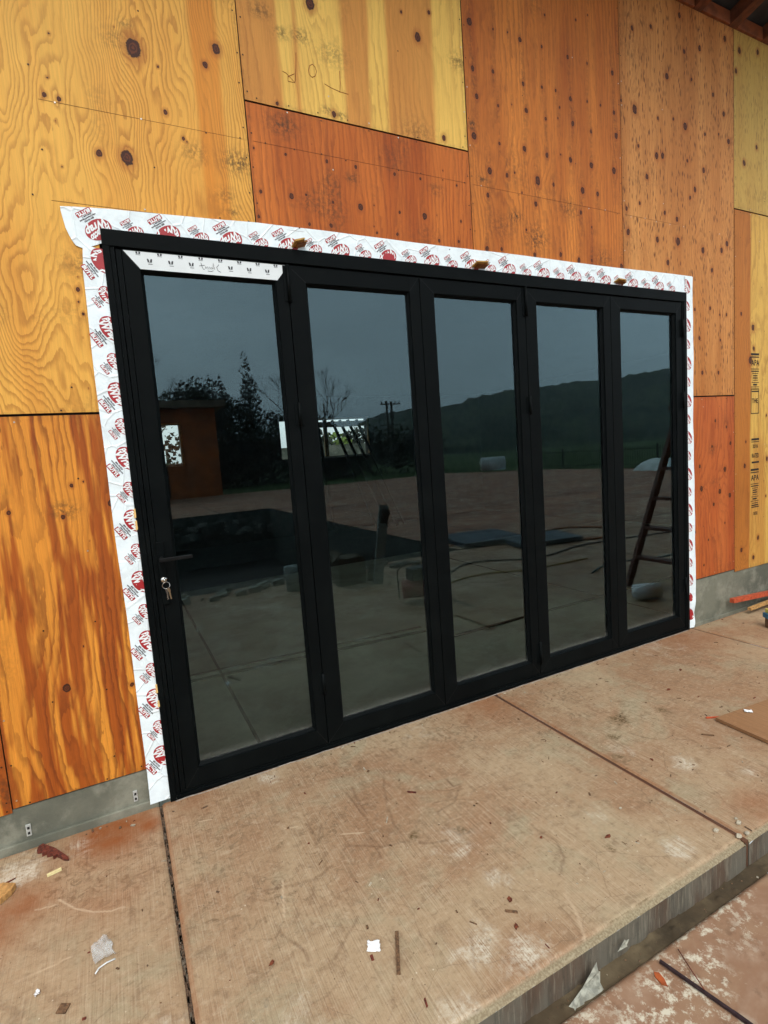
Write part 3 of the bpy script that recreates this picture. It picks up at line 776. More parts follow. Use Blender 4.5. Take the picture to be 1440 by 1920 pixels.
# lever handle, escutcheon, lock cylinder
hx = -.562
e_ = MB(); e_.box(hx - .016, hx + .016, -.014, -.0055, .905, 1.185, 0, .003); e_.build('escutcheon', M_BLACK, panels[0])
h = MB(); h.tube([(hx, -.012, 1.110), (hx, -.050, 1.110)], .010, 12)
h.box(hx - .012, hx + .125, -.060, -.051, 1.102, 1.118, 0, .003); h.build('lever_handle', NT('satin_black').set(color=(.006, .006, .006, 1), rough=.42, spec=.15), panels[0])
cy = MB(); cy.tube([(hx, -.012, 1.018), (hx, -.022, 1.018)], .0125, 16); cy.build('lock_cylinder', M_CHROME, panels[0])
keys = empty('bunch_of_keys', (hx, -.03, 1.018), 'two brass keys on a steel ring hanging from the lock of the left door panel', 'keys')
k = MB(); k.box(hx - .0012, hx + .0012, -.046, -.0225, 1.012, 1.024)
k.tube([(hx, -.046 - .009 * math.sin(t * .3927) , 1.018 + .011 * math.cos(t * .3927)) for t in range(16)], .0022, 6, closed=True); k.build('lock_key', M_CHROME, keys)
k = MB(); k.tube([(hx + .004 + .015 * math.sin(t * math.pi / 12), -.052 + .003 * math.sin(t * math.pi / 6), .998 + .015 * math.cos(t * math.pi / 12)) for t in range(24)], .0011, 6, closed=True); k.build('key_ring', M_CHROME, keys)
for j, (ox, an) in enumerate(((.002, -.02), (.009, -.14))):
    k = MB(); ca, sa = math.cos(an), math.sin(an)
    cxk, czk = hx + ox + .003, .986
    prof = [(-.003, 0), (.003, 0), (.0055, -.004), (.0055, -.014), (.0035, -.018), (.0032, -.030), (.0018, -.033), (.0032, -.037), (.0018, -.041), (.0032, -.045), (.0016, -.050), (-.0030, -.052), (-.0032, -.018), (-.0055, -.014), (-.0055, -.004)]
    k.prism([(cxk + a * ca - b * sa * -1, -.052 - .004 * j, czk + b * ca + a * sa) for a, b in prof], (0, 1, 0), .002)
    k.build('key', M_CHROME if j == 0 else M_BRASS, keys)

# white protective film left on the top rail of the first panel
M_FILM = simple('white_film', (.74, .78, .78, 1), .35, 0, .03, 9, .15)
M_FINK = simple('film_print', (.035, .035, .04, 1), .6, 0, .1, 50, 0)
fm = MB(); yf = -.0052
T4 = [(-.568, 2.4025), (.133, 2.4025), (.076, 2.332), (-.508, 2.332)]
fm.prism([(x, yf, z) for x, z in T4[::-1]], (0, -1, 0), .0007, 0)
yk = yf - .0012
def emblem(cx, cz, s):
    L = [(-.5, .5), (-.36, .42), (-.30, .52), (-.12, .28), (-.06, -.1), (-.02, -.38), (-.22, -.12), (-.30, -.34), (-.42, -.05)]
    for m in (1, -1):
        pts = [(cx + m * a * s, yk, cz + b * s) for a, b in L]
        fm.add(pts, [tuple(range(len(L)))], 1)
    fm.box(cx - .30 * s, cx + .5 * s, yk, yk + .0002, cz - .60 * s, cz - .50 * s, 1)
for i in range(7):
    x = -.470 + i * .0835
    if abs(x + .215) > .03: emblem(x, 2.366, .021)
for i in range(8):
    x = -.512 + i * .0835
    if x < .125:
        fm.box(x - .009, x + .009, yk, yk + .0002, 2.388, 2.3895, 1)
        for m in (1, -1): fm.add([(x + m * a, yk, 2.3915 + b) for a, b in ((.001, 0), (.008, .001), (.010, .009), (.003, .0105))], [(0, 1, 2, 3)], 1)
for L in ([(-.262, 2.379), (-.258, 2.362), (-.254, 2.353), (-.249, 2.352)], [(-.270, 2.366), (-.247, 2.370)], [(-.246, 2.357), (-.243, 2.366), (-.238, 2.354), (-.236, 2.366), (-.230, 2.354), (-.227, 2.366), (-.221, 2.355), (-.218, 2.365), (-.213, 2.357), (-.210, 2.384), (-.206, 2.356)],
          [(-.236, 2.347), (-.222, 2.346), (-.212, 2.350)], [(-.186, 2.378), (-.196, 2.366), (-.192, 2.352), (-.180, 2.346)]):
    fm.tube([(x, yk, z) for x, z in L], .0010, 4, 1)
fm.build('protective_film', [M_FILM, M_FINK], panels[0])

# ------------------------------------------------------------------ flashing tape
def tape_mat():
    t = NT('white_flashing_tape'); o = t.obj()
    n = t.noise(o, 22, 4, .6); n2 = t.noise(t.scale(o, (1, 1, 1), (5, 2, 1)), 7, 3, .5, 1.2)
    c_ = t.mix(t.rng(n, .35, .7), (.84, .93, .95, 1), (.76, .84, .87, 1))
    t.set(color=c_, rough=.38, spec=.4)
    cr = t.voro(t.scale(o, (9, 1, 9)), 1, 'DISTANCE_TO_EDGE')
    t.bump(t.math('ADD', t.math('MULTIPLY', n2, 2.2), t.math('ADD', t.math('MULTIPLY', n, .4), t.rng(cr, 0, .05, .7, 0))), .55, .005)
    return t.mat
M_TAPE = tape_mat()
M_TRED = simple('tape_red_print', lin(168, 34, 40), .45, 0, .06, 40, 0)
M_TWHT = simple('tape_white_lettering', (.84, .88, .88, 1), .45, 0, .02, 40, 0)
M_TINK = simple('tape_dark_print', lin(58, 44, 52), .5, 0, .05, 40, 0)
def make_mark():
    parts = []
    n = 32
    parts.append(([(.053 * math.cos(2 * math.pi * k / n), .0385 * math.sin(2 * math.pi * k / n)) for k in range(n)], [tuple(range(n))], 1, 1))
    for s, cx, cy_, sz, sx_ in (('Protecto', -.002, .010, .034, .74), ('Wrap', -.001, -.014, .041, .95)):
        vs, fs = text_mesh(s, sz, .25, .0016)
        parts.append(([(cx + a * sx_ + .12 * b, cy_ + b + a * .10) for a, b in vs], fs, 2, 2))
    for s, n_, sz in (('(800) 759-9727', -.0455, .0078), ('www.ProtectoWrap.com', -.0535, .0078), ('Metric code 11', -.0612, .0074)):
        vs, fs = text_mesh(s, sz, 0, .0004)
        parts.append(([(.006 + a * .86, n_ + b) for a, b in vs], fs, 3, 1))
    bx, by, hw, hh, r = .008, -.0755, .031, .0098, .003
    pts = []
    for (sx_, sy_, a0) in ((1, 1, 0), (-1, 1, 90), (-1, -1, 180), (1, -1, 270)):
        for q in (0, 45, 90):
            an = R(a0 + q); pts.append((bx + sx_ * (hw - r) + r * math.cos(an), by + sy_ * (hh - r) + r * math.sin(an)))
    parts.append((pts, [tuple(range(12))], 1, 1))
    vs, fs = text_mesh('BUTYL', .0185, .08, .0011)
    parts.append(([(bx + a * 1.0, by + b) for a, b in vs], fs, 2, 2))
    return parts
MARK = make_mark()
def tape(name, poly_fn, nu, nv, disp, marks, label, clip=lambda x, z: (x, z)):
    """poly_fn(u, v) -> (x, z); disp(x, z) -> y; marks: (x, z, angle, scale)"""
    us = np.linspace(0, 1, nu); vs_ = np.linspace(0, 1, nv)
    P = np.zeros((nu, nv, 3))
    for i, u in enumerate(us):
        for j, v in enumerate(vs_):
            x, z = poly_fn(u, v); P[i, j] = (x, float(disp(x, z)), z)
    ex = MB(); B = P[[0, -1]], P[:, [0, -1]]
    ring = list(P[:, 0]) + list(P[-1, 1:]) + list(P[-2::-1, -1]) + list(P[0, -2:0:-1])
    k = len(ring)
    ex.add([tuple(p) for p in ring] + [(p[0], min(p[1] + .0022, -.0004) if p[1] < -.0026 else p[1] + .0010, p[2]) for p in ring], [(i, (i + 1) % k, k + (i + 1) % k, k + i) for i in range(k)], 0)
    for (mx, mz, an, s) in marks:
        ca, sa = math.cos(R(an)), math.sin(R(an))
        for pv, pf, mi, layer in MARK:
            V = []
            for a, b in pv:
                x = mx + s * (a * ca - b * sa); z = mz + s * (a * sa + b * ca)
                x, z = clip(x, z)
                V.append((x, float(disp(x, z)) - .0004 - .0004 * layer, z))
            ex.add(V, pf, mi)
    me = grid_mesh(name, P, {}, [M_TAPE, M_TRED, M_TWHT, M_TINK], ex)
    o = link(name, me)
    tag(o, label, 'flashing tape', 'flashing tape round the doors')
    return o
def wav(x, z, s, A=.0022, k=7):
    return A * (vnoise(np.array(x * k), np.array(z * k), s) - .5) * 2
def d_left(x, z):
    y = -.0075 + wav(x, z, 3) + .0012 * math.sin((x * 6 + z * 31))
    y -= .010 * max(0, min(1, (.10 - z) / .12)) * max(0, min(1, (-.66 - x) / .06))     # loose foot
    y += .003 * max(0, min(1, (z - 2.30) / .08)) - .004 * max(0, min(1, (z - 2.33) / .06))
    return y
def p_left(u, v):
    z = .022 + v * (2.398 - .022)
    xe = -.7265 + .003 * math.sin(z * 3.1) + .0015 * math.sin(z * 9) + (.010 * max(0, z - 2.30) / .1)
    xr = -.634
    z2 = z + (.010 * (1 - u) * math.sin(u * 5) if v > .98 else 0)
    return xe + u * (xr - xe), z2 - (.004 * u if v < .01 else 0)
ml = [(-.646, 2.350 - .2655 * i, -58, 1) for i in range(9)] + [(-.647, 2.350 - .1325 - .2655 * i, -58, .70) for i in range(8)]
tape('flashing_tape', p_left, 22, 260, d_left, ml, 'white flashing tape with red oval prints standing upright left of the doors', lambda x, z: (min(x, -.6345), z))
def d_top(x, z):
    y = -.0030 + wav(x, z, 8, .0014, 8)
    c_ = max(0, min(1, (-.66 - x) / .10))
    y -= .0010 * c_ * (1 + math.sin(x * 60 + z * 40))
    y += -.0012 * (math.sin(x * 17 + z * 30) * .5 + .5) * (1 - c_)
    return y
def p_top(u, v):
    x = -.7735 + u * (3.146 + .7735)
    xs_, ys_ = [-.7735, -.60, 0, 1.2, 2.4, 3.146], [2.546, 2.560, 2.580, 2.586, 2.590, 2.597]
    zt = float(np.interp(x, xs_, ys_)) + .0015 * math.sin(x * 5)
    zb = float(np.interp(x, [-.7735, -.765, -.75, -.735, -.715, -.70, -.6], [2.530, 2.47, 2.425, 2.402, 2.396, 2.397, 2.44])) if x < -.6 else 2.44
    return x, zb + v * (zt - zb)
mt = [(-.384 + .2640 * i, 2.490, -148, 1) for i in range(-1, 13)] + [(-.384 - .13 + .2640 * i, 2.486, -148, .70) for i in range(0, 14)]
mt = [m for m in mt if m[0] < 3.08]
mt = [(a, b + .6 * (float(np.interp(a, [-.7735, -.60, 0, 1.2], [2.546, 2.560, 2.580, 2.584])) - 2.584), c_, d) for a, b, c_, d in mt]
tape('flashing_tape', p_top, 420, 16, d_top, [m for m in mt if m[0] > -.70], 'long white flashing tape with upside down red prints running above the doors')
def d_right(x, z):
    return -.0062 + wav(x, z, 15, .002, 6) + .0012 * math.sin(z * 21) - .012 * max(0, min(1, (.35 - z) / .3)) * max(0, min(1, (x - 3.09) / .03)) * (.6 + .4 * math.sin(z * 40))
def p_right(u, v):
    z = .006 + v * (2.592 - .006)
    xe = 3.148 + .005 * math.sin(z * 2.3 + 1) + .003 * math.sin(z * 7) - (.035 * max(0, (.35 - z) / .35)) - .002
    xe += .004 * math.sin(z * 31) * max(0, (.4 - z) / .4)
    return 3.056 + u * (xe - 3.056), z
mr = [(3.078, 2.255 - .2675 * i, -58, .95) for i in range(-1, 9)] + [(3.080, 2.255 - .134 - .2675 * i, -58, .70) for i in range(-1, 8)]
tape('flashing_tape', p_right, 16, 260, d_right, mr, 'narrow white flashing tape standing right of the doors against the reddish plywood', lambda x, z: (max(x, 3.0565), z))

# wooden shims wedged between frame and wall
M_SHIM = simple('cedar_shim', lin(196, 150, 74), .7, 0, .2, 60)
M_SHIMD = simple('cedar_shim_side', lin(150, 96, 36), .7, 0, .2, 60)
def shim(x, z, L, ang, label, w_=.034, out=.045):
    s = MB(); n = Vector((math.sin(R(ang)), 0, math.cos(R(ang)))); t_ = Vector((math.cos(R(ang)), 0, -math.sin(R(ang))))
    c0 = Vector((x, .0, z))
    for k, (dx, dd, oo) in enumerate(((0, .004, out), (.016, -.003, out * .72))):
        a = c0 + t_ * dx + n * dd
        s.add([a + t_ * i * w_ / 2 + n * (.0035 + .001 * (j < 0)) * q + Vector((0, -oo if j > 0 else .03, .016 if j > 0 else 0)) for i in (-1, 1) for j in (-1, 1) for q in (-1, 1)],
              [(0, 1, 3, 2), (4, 6, 7, 5), (0, 4, 5, 1), (2, 3, 7, 6), (0, 2, 6, 4), (1, 5, 7, 3)], k)
    o = s.build('wooden_shim', [M_SHIM, M_SHIMD]); return tag(o, label, 'shim', 'shims wedged round the door frame')
shim(.185, 2.487, .1, -16, 'tilted wooden shim pair over the joint of the first and second panels', .050, .060)
shim(1.235, 2.485, .1, -4, 'wooden shim pair above the third door panel', .075, .060)
shim(2.370, 2.484, .1, 2, 'small wooden shim above the fourth door panel', .070, .045)
for x, z, h_, lb in ((-.6445, 1.300, .040, 'upper pale shim end at the left jamb'), (-.6440, 1.248, .042, 'lower pale shim end at the left jamb under its twin'), (-.6440, .520, .040, 'pale splintered shim end low on the left jamb'), (-.6435, .455, .03, 'tiny shim end at the left jamb nearest the floor')):
    s = MB(); s.add([(x - .004, -.016, z), (x + .004, -.017, z + .001), (x + .004, -.016, z + h_), (x - .003, -.017, z + h_ * .9), (x - .004, .01, z), (x + .004, .01, z), (x + .004, .01, z + h_), (x - .003, .01, z + h_ * .9)],
                    [(0, 1, 2, 3), (4, 7, 6, 5), (0, 4, 5, 1), (1, 5, 6, 2), (2, 6, 7, 3), (3, 7, 4, 0)])
    o = s.build('wooden_shim', simple('pale_shim', lin(232, 190, 120), .7, 0, .1, 60)); tag(o, lb, 'shim', 'shims wedged round the door frame')

# ------------------------------------------------------------------ patio: upper slabs
YE = -1.456
scr_lines = [[(0.274, -0.342), (0.225, -0.431), (0.175, -0.557), (0.146, -0.68), (0.141, -0.757), (0.123, -0.83)], [(-0.087, -0.706), (-0.064, -0.695), (-0.004, -0.73), (0.046, -0.77), (0.109, -0.785)], [(0.182, -0.831), (0.226, -0.857), (0.277, -0.872)], [(-0.409, -0.732), (-0.306, -0.765), (-0.233, -0.779), (-0.197, -0.774), (-0.154, -0.752)], [(-0.232, -0.784), (-0.258, -0.843), (-0.28, -0.873)], [(-0.406, -0.877), (-0.392, -0.948), (-0.365, -1.0), (-0.353, -1.036), (-0.351, -1.066)], [(-0.161, -1.007), (-0.199, -1.035), (-0.245, -1.073), (-0.282, -1.102)], [(0.061, -0.387), (0.063, -0.496), (0.061, -0.605)], [(0.096, -0.372), (0.08, -0.473), (0.079, -0.552)], [(0.49, -0.553), (0.482, -0.613), (0.522, -0.613), (0.43, -0.7)], [(0.336, -0.718), (0.388, -0.707), (0.419, -0.704)], [(0.031, -0.697), (0.035, -0.728)], [(0.023, -0.767), (0.019, -0.817)], [(-0.161, -0.484), (-0.153, -0.571), (-0.17, -0.636)], [(-0.108, -0.518), (-0.154, -0.609)],
             [(.60, -1.0), (.62, -1.10), (.58, -1.17), (.52, -1.22)], [(-.821, -.555), (-.826, -.634)], [(1.6, -.9), (1.66, -.95), (1.63, -1.02), (1.70, -1.06)]]
lite_lines = [[(-0.332, -0.726), (-0.355, -0.813), (-0.371, -0.879)], [(-0.248, -0.462), (-0.198, -0.481)], [(-1.052, -0.378), (-0.998, -0.455), (-0.942, -0.506), (-0.887, -0.536), (-0.843, -0.542)], [(-1.144, -0.674), (-1.072, -0.673), (-0.997, -0.664)], [(-1.121, -0.388), (-1.056, -0.402)], [(-.06, -.62), (.02, -.66)], [(-.55, -.22), (-.50, -.235)]]
dark_spots = [(1.55, -.62, .10, .8), (1.80, -.70, .07, .8), (1.38, -.72, .05, .7), (1.62, -.40, .16, .35), (1.95, -.35, .10, .4), (.75, -1.23, .03, .9), (.30, -1.20, .03, .6), (.35, -.86, .05, .7), (.18, -.78, .04, .8), (1.90, -1.20, .02, .9), (1.25, -.85, .05, .9), (-.30, -.55, .05, .4), (2.3, -.5, .2, .3), (1.30, -1.10, .05, .4), (.05, -.95, .12, .35), (-.5, -1.1, .1, .4), (1.0, -.3, .2, .25)]
white_spots = [(-1.20, -.13, .13, 1.1), (-1.00, -.10, .10, .8), (.10, -1.30, .12, .9), (.22, -1.38, .09, 1.), (.32, -1.12, .07, .9), (-.05, -1.42, .10, .9), (.85, -1.06, .09, .7), (1.45, -1.05, .10, .8), (1.62, -1.22, .10, .7), (1.30, -.80, .10, .7), (.30, -.90, .14, .7), (-.90, -.25, .06, .6), (-.45, -1.20, .15, .6), (-.75, -1.05, .10, .6), (-1.0, -.9, .15, .4), (1.9, -.9, .15, .5), (-.2, -.07, .10, .8), (.55, -.06, .2, .5), (2.6, -.12, .3, .6), (.95, -1.35, .10, .8), (.65, -1.30, .06, .6), (-.40, -.30, .25, .3)]
rust_spots = [(-.88, -.09, .16, 1.2), (-.74, -.13, .08, 1.0), (-1.18, -.34, .12, .8), (-1.30, -.42, .15, 1.0), (-.55, -.10, .12, .5), (1.40, -1.38, .12, .5), (1.05, -.05, .2, .6), (-.62, -.30, .08, .3), (2.9, -.05, .4, .5), (-.9, -.45, .15, .4)]
_r = random.Random(21)
faint = []
for _i in range(60):
    _x, _y, _a, _c = _r.uniform(-1.3, 2.4), _r.uniform(-1.4, -.05), _r.uniform(0, 6.28), _r.uniform(-2.5, 2.5)
    _L = [(_x, _y)]; _s = _r.uniform(.012, .035)
    for _k in range(_r.randint(4, 9)):
        _a += _c * .12 + _r.uniform(-.15, .15); _x += math.cos(_a) * _s; _y += math.sin(_a) * _s; _L.append((_x, _y))
    faint.append((_L, _r.choice((1, 1, 1, -1)) * _r.uniform(.25, .7), _r.uniform(.003, .007)))
def seg_dist(X, Y, L):
    d = np.full(X.shape, 9.)
    for (a, b), (c_, e) in zip(L[:-1], L[1:]):
        vx, vy = c_ - a, e - b; L2 = vx * vx + vy * vy
        t = np.clip(((X - a) * vx + (Y - b) * vy) / L2, 0, 1)
        d = np.minimum(d, np.hypot(X - a - t * vx, Y - b - t * vy))
    return d
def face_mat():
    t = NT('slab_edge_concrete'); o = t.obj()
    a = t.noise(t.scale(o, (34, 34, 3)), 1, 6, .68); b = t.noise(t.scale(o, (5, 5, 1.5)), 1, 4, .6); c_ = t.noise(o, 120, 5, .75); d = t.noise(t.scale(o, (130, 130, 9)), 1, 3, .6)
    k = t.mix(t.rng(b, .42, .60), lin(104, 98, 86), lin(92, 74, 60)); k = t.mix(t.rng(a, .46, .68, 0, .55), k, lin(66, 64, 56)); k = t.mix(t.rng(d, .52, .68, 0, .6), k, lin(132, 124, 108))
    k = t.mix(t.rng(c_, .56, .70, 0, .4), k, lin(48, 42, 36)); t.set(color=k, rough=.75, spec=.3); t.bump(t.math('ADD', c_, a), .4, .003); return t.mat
M_FACE = face_mat()
def slab(x0, x1, step, label):
    nx, ny = max(2, int((x1 - x0) / step)), max(2, int(-YE / step))
    xs = np.linspace(x0, x1, nx); ys = np.linspace(-.0005, YE, ny)
    X, Y = np.meshgrid(xs, ys, indexing='ij')
    Xn, Yn = X + .03 * (fbm(X * 6, Y * 6, 3) - .5), Y + .03 * (fbm(X * 6, Y * 6, 4) - .5)
    def spots(S):
        o = np.zeros(X.shape)
        for (a, b, r, k) in S:
            if x0 - 3 * r < a < x1 + 3 * r: o = np.maximum(o, k * np.exp(-(((Xn - a) / r) ** 2 + ((Yn - b) / r) ** 2)))
        return o
    scr = np.zeros(X.shape)
    if step < .01:
        wv = .004 * (fbm(X * 25, Y * 25, 2) - .5)
        for L in scr_lines:
            if max(p[0] for p in L) > x0 and min(p[0] for p in L) < x1: scr = np.maximum(scr, (.22 + .42 * vnoise(X * 14, Y * 14, 4)) * sstep(.0095, .0, seg_dist(X + 1.8 * wv, Y - 1.5 * wv, L)))
        for L, k_, w__ in faint:
            if max(p[0] for p in L) > x0 and min(p[0] for p in L) < x1:
                q_ = abs(k_) * sstep(w__, w__ * .25, seg_dist(X + wv, Y + wv, L)); scr = np.maximum(scr, q_ * .6) if k_ > 0 else np.where((q_ > .02) & (scr <= 0), -q_, scr)
        for L in lite_lines:
            if max(p[0] for p in L) > x0 and min(p[0] for p in L) < x1: q_ = .9 * sstep(.0045, .001, seg_dist(X, Y, L)); scr = np.where(q_ > .02, -q_, scr)
    ed = np.minimum(X - x0, x1 - X)
    Z = -.006 * sstep(.014, 0, ed) ** 2 + .0012 * (fbm(X * 2, Y * 2, 6) - .5)
    lipn = .004 * (fbm(X * 8, Y * 0, 9) - .5)
    lip = sstep(YE + .019, YE + .014, Y + lipn)
    grv = np.exp(-((Y - (YE + .019)) / .004) ** 2)
    Z = Z - .0035 * grv - .005 * lip - .010 * sstep(YE + .010, YE, Y) - .003 * lip * fbm(X * 60, Y * 60, 5)
    rust = spots(rust_spots); rust = np.maximum(rust, .45 * sstep(.020, .006, ed) * (x0 > -.7)); rust = np.maximum(rust, .5 * sstep(-.03, -.005, Y))
    P = np.stack([X, Y, Z], -1)
    ex = MB()
    # worn front face, a little uneven
    n = max(4, int((x1 - x0) / .03)); cols = []
    for i in range(n + 1):
        x = x0 + (x1 - x0) * i / n; j = min(nx - 1, int(round(i / n * (nx - 1)))); x = xs[j]
        w1 = float(fbm(np.array(x * 14), np.array(1.), 3) - .5) * .004
        cols.append([(x, YE, float(Z[j, -1])), (x, YE + .001 + w1, -.05), (x, YE + .002 + w1 * .5, -.16)])
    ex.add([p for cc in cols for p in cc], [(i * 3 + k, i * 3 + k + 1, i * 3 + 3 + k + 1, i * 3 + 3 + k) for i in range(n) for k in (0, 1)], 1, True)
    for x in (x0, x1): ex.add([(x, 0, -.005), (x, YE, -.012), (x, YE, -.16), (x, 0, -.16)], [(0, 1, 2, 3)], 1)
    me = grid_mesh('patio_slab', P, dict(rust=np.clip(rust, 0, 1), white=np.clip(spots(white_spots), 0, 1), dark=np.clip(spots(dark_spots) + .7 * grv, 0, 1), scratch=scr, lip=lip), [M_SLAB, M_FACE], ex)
    return tag(link('patio_slab', me), label, kind='structure')
# lip colour
t_n, t_l = M_SLAB.node_tree.nodes, M_SLAB.node_tree.links
bs = t_n['Principled BSDF']; src = bs.inputs['Base Color'].links[0].from_socket
at = t_n.new('ShaderNodeAttribute'); at.attribute_name = 'lip'
mx = t_n.new('ShaderNodeMix'); mx.data_type = 'RGBA'
nz_ = t_n.new('ShaderNodeTexNoise'); nz_.inputs['Scale'].default_value = 150; nz_.inputs['Detail'].default_value = 5
rp = t_n.new('ShaderNodeValToRGB'); rp.color_ramp.elements[0].position = .4; rp.color_ramp.elements[0].color = lin(124, 108, 82); rp.color_ramp.elements[1].position = .62; rp.color_ramp.elements[1].color = lin(148, 134, 106)
tc = t_n.new('ShaderNodeTexCoord'); t_l.new(tc.outputs['Object'], nz_.inputs['Vector']); t_l.new(nz_.outputs['Fac'], rp.inputs[0])
t_l.new(at.outputs['Fac'], mx.inputs[0]); t_l.new(src, mx.inputs[6]); t_l.new(rp.outputs[0], mx.inputs[7]); t_l.new(mx.outputs[2], bs.inputs['Base Color'])

slab(-1.75, -.6915, .006, 'left patio slab')
slab(-.6785, 1.192, .0052, 'middle patio slab')
slab(1.209, 3.102, .006, 'right patio slab')
slab(3.115, 5.2, .009, 'far right patio slab')
slab(-7, -1.754, .06, 'patio slab beyond the left edge')
slab(5.204, 10, .06, 'patio slab beyond the right edge')
M_JOINT = concrete_mat('joint_concrete', lin(98, 66, 46), lin(84, 54, 38), lin(74, 54, 40))
M_FIBRE = simple('joint_filler', lin(104, 80, 60), .95, 0, .3, 120, .6)
M_RIM = simple('joint_rim', lin(120, 106, 88), .9, 0, .3, 60, .4)
j = MB()
for (a, b) in ((1.190, 1.211), (3.100, 3.117)): j.box(a, b, YE + .004, -.001, -.15, -.0075)
tag(j.build('control_joint', M_JOINT), kind='structure')
j = MB(); rr = random.Random(3)
pts = []
j.box(-.6925, -.6775, YE + .004, -.001, -.15, -.008, 0)
for i in range(150):
    y = -.02 - rr.random() * 1.40; x = -.685 + rr.uniform(-.004, .004); l = rr.uniform(.004, .02); w_ = rr.uniform(.001, .003)
    j.obox((x, y, -.0065), (w_, rr.uniform(-.001, .001), 0), (0, l, 0), (0, 0, .0025), rr.choice((0, 0, 0, 1)))
tag(j.build('expansion_joint', [M_FIBRE, M_RIM]), kind='structure')

# gutter between the two levels, lower patio, pit, ground
ZL = -.090; YL = -1.507
M_DIRT = concrete_mat('wet_dirt', lin(78, 64, 46), lin(58, 48, 34), lin(100, 86, 64), .95)
def hmesh(name, x0, x1, y0, y1, nx, ny, zf, mat, label=None):
    xs = np.linspace(x0, x1, nx); ys = np.linspace(y1, y0, ny)
    X, Y = np.meshgrid(xs, ys, indexing='ij')
    me = grid_mesh(name, np.stack([X, Y, zf(X, Y)], -1), {}, [mat]); return tag(link(name, me), label, kind='structure')
hmesh('gutter', -7, 10, YL - .004, YE + .004, 1700, 10, lambda X, Y: -.117 + .012 * (fbm(X * 9, Y * 20, 3, 5)) + .012 * sstep(.6, .8, fbm(X * 25, Y * 25, 8)), M_DIRT)
def zlow(X, Y):
    e = YL - Y
    return ZL + .0012 * (fbm(X * 3, Y * 3, 7) - .5) - .012 * sstep(.022, 0, e) - .05 * sstep(.003, -.001, e) + .003 * sstep(.05, .02, e) * (fbm(X * 40, Y * 40, 2) - .5)
hmesh('lower_patio', -.6, 3.2, -2.6, YL, 520, 170, zlow, M_PATIO)
lo = MB()
def flat(m, x0, x1, y0, y1, z, mi=0): m.add([(x0, y0, z), (x1, y0, z), (x1, y1, z), (x0, y1, z)], [(0, 1, 2, 3)], mi)
PIT = (-9, 4.02, -15.8, -4.35)
flat(lo, -30, -.6, -2.6, YL, ZL); flat(lo, 3.2, 22, -2.6, YL, ZL); flat(lo, -30, 22, PIT[3], -2.6, ZL)
flat(lo, PIT[1], 22, PIT[2], PIT[3], ZL); flat(lo, -30, PIT[0], PIT[2], PIT[3], ZL)
lo.add([(-30, PIT[2], ZL), (-30, -34, ZL), (8, -27, ZL), (19, -27.5, ZL), (22, -21, ZL), (22, PIT[2], ZL)], [(0, 1, 2, 3, 4, 5)])
lo.box(-30, -.6, YL - .002, YL, -.16, ZL); lo.box(3.2, 22, YL - .002, YL, -.16, ZL)
tag(lo.build('lower_patio', M_PATIO), kind='structure')
pit = MB()
pit.box(PIT[0], PIT[1], PIT[2] - .2, PIT[2], -1.9, ZL - .004); pit.box(PIT[0], PIT[1], PIT[3], PIT[3] + .2, -1.9, ZL - .004)
pit.box(PIT[1], PIT[1] + .2, PIT[2], PIT[3], -1.9, ZL - .004); pit.box(PIT[0] - .2, PIT[0], PIT[2], PIT[3], -1.9, ZL - .004)
flat(pit, PIT[0], PIT[1], PIT[2], PIT[3], -1.85, 1)
tag(pit.build('pool_pit', [M_STEMB, simple('pit_mud', (.02, .018, .014, 1), .9, 0, .3, 2)]), kind='structure')
def grass_mat():
    t = NT('grass_ground'); o = t.obj()
    n1 = t.noise(o, .05, 5, .6); n2 = t.noise(o, 1.2, 5, .7)
    k = t.mix(t.rng(n1, .4, .6), (.030, .055, .014, 1), (.048, .078, .022, 1)); k = t.mix(t.rng(n2, .45, .7, 0, .6), k, (.03, .05, .02, 1))
    t.set(color=k, rough=.95, spec=.1); t.bump(n2, .5, .05); return t.mat
M_GRASS = grass_mat()
g = MB(); ZG = -.17
flat(g, -900, 900, -900, -36, ZG); flat(g, -900, -29.5, -36, 20, ZG); flat(g, 21.5, 900, -36, 20, ZG); flat(g, -900, 900, 20, 900, ZG)
flat(g, -29.5, 21.5, -36, -26, ZG); flat(g, -29.5, 21.5, 8.3, 20, ZG); flat(g, -29.5, -2.6, 0, 8.3, ZG); flat(g, 7.5, 21.5, 0, 8.3, ZG)
flat(g, -29.5, -7, YE, 0, -.01); flat(g, 10, 21.5, YE, 0, -.01)
tag(g.build('ground', M_GRASS), kind='structure')

# ------------------------------------------------------------------ hills across the valley
def hill_mat():
    t = NT('hill_vegetation'); o = t.obj()
    n1 = t.noise(o, .012, 6, .65, .4); n2 = t.noise(o, .11, 6, .7)
    k = t.mix(t.rng(n1, .46, .58), (.018, .028, .016, 1), (.060, .078, .042, 1)); k = t.mix(t.rng(n2, .42, .6, 0, .8), k, (.014, .024, .013, 1))
    t.set(color=k, rough=1, spec=0); return t.mat
TH = np.radians(np.linspace(-35, 86, 260)); RD = np.linspace(150, 460, 70)
T_, R_ = np.meshgrid(TH, RD, indexing='ij')
xd, yd_ = R_ * np.sin(T_), -R_ * np.cos(T_)
el = np.interp(np.degrees(T_), [-35, 0, 15, 24, 28, 34, 40, 48, 55, 60, 70, 86], [.03, .03, .035, .050, .066, .080, .090, .096, .094, .088, .08, .06])
prof = sstep(150, 400, R_) ** 1.2 * (1 - .5 * sstep(400, 460, R_))
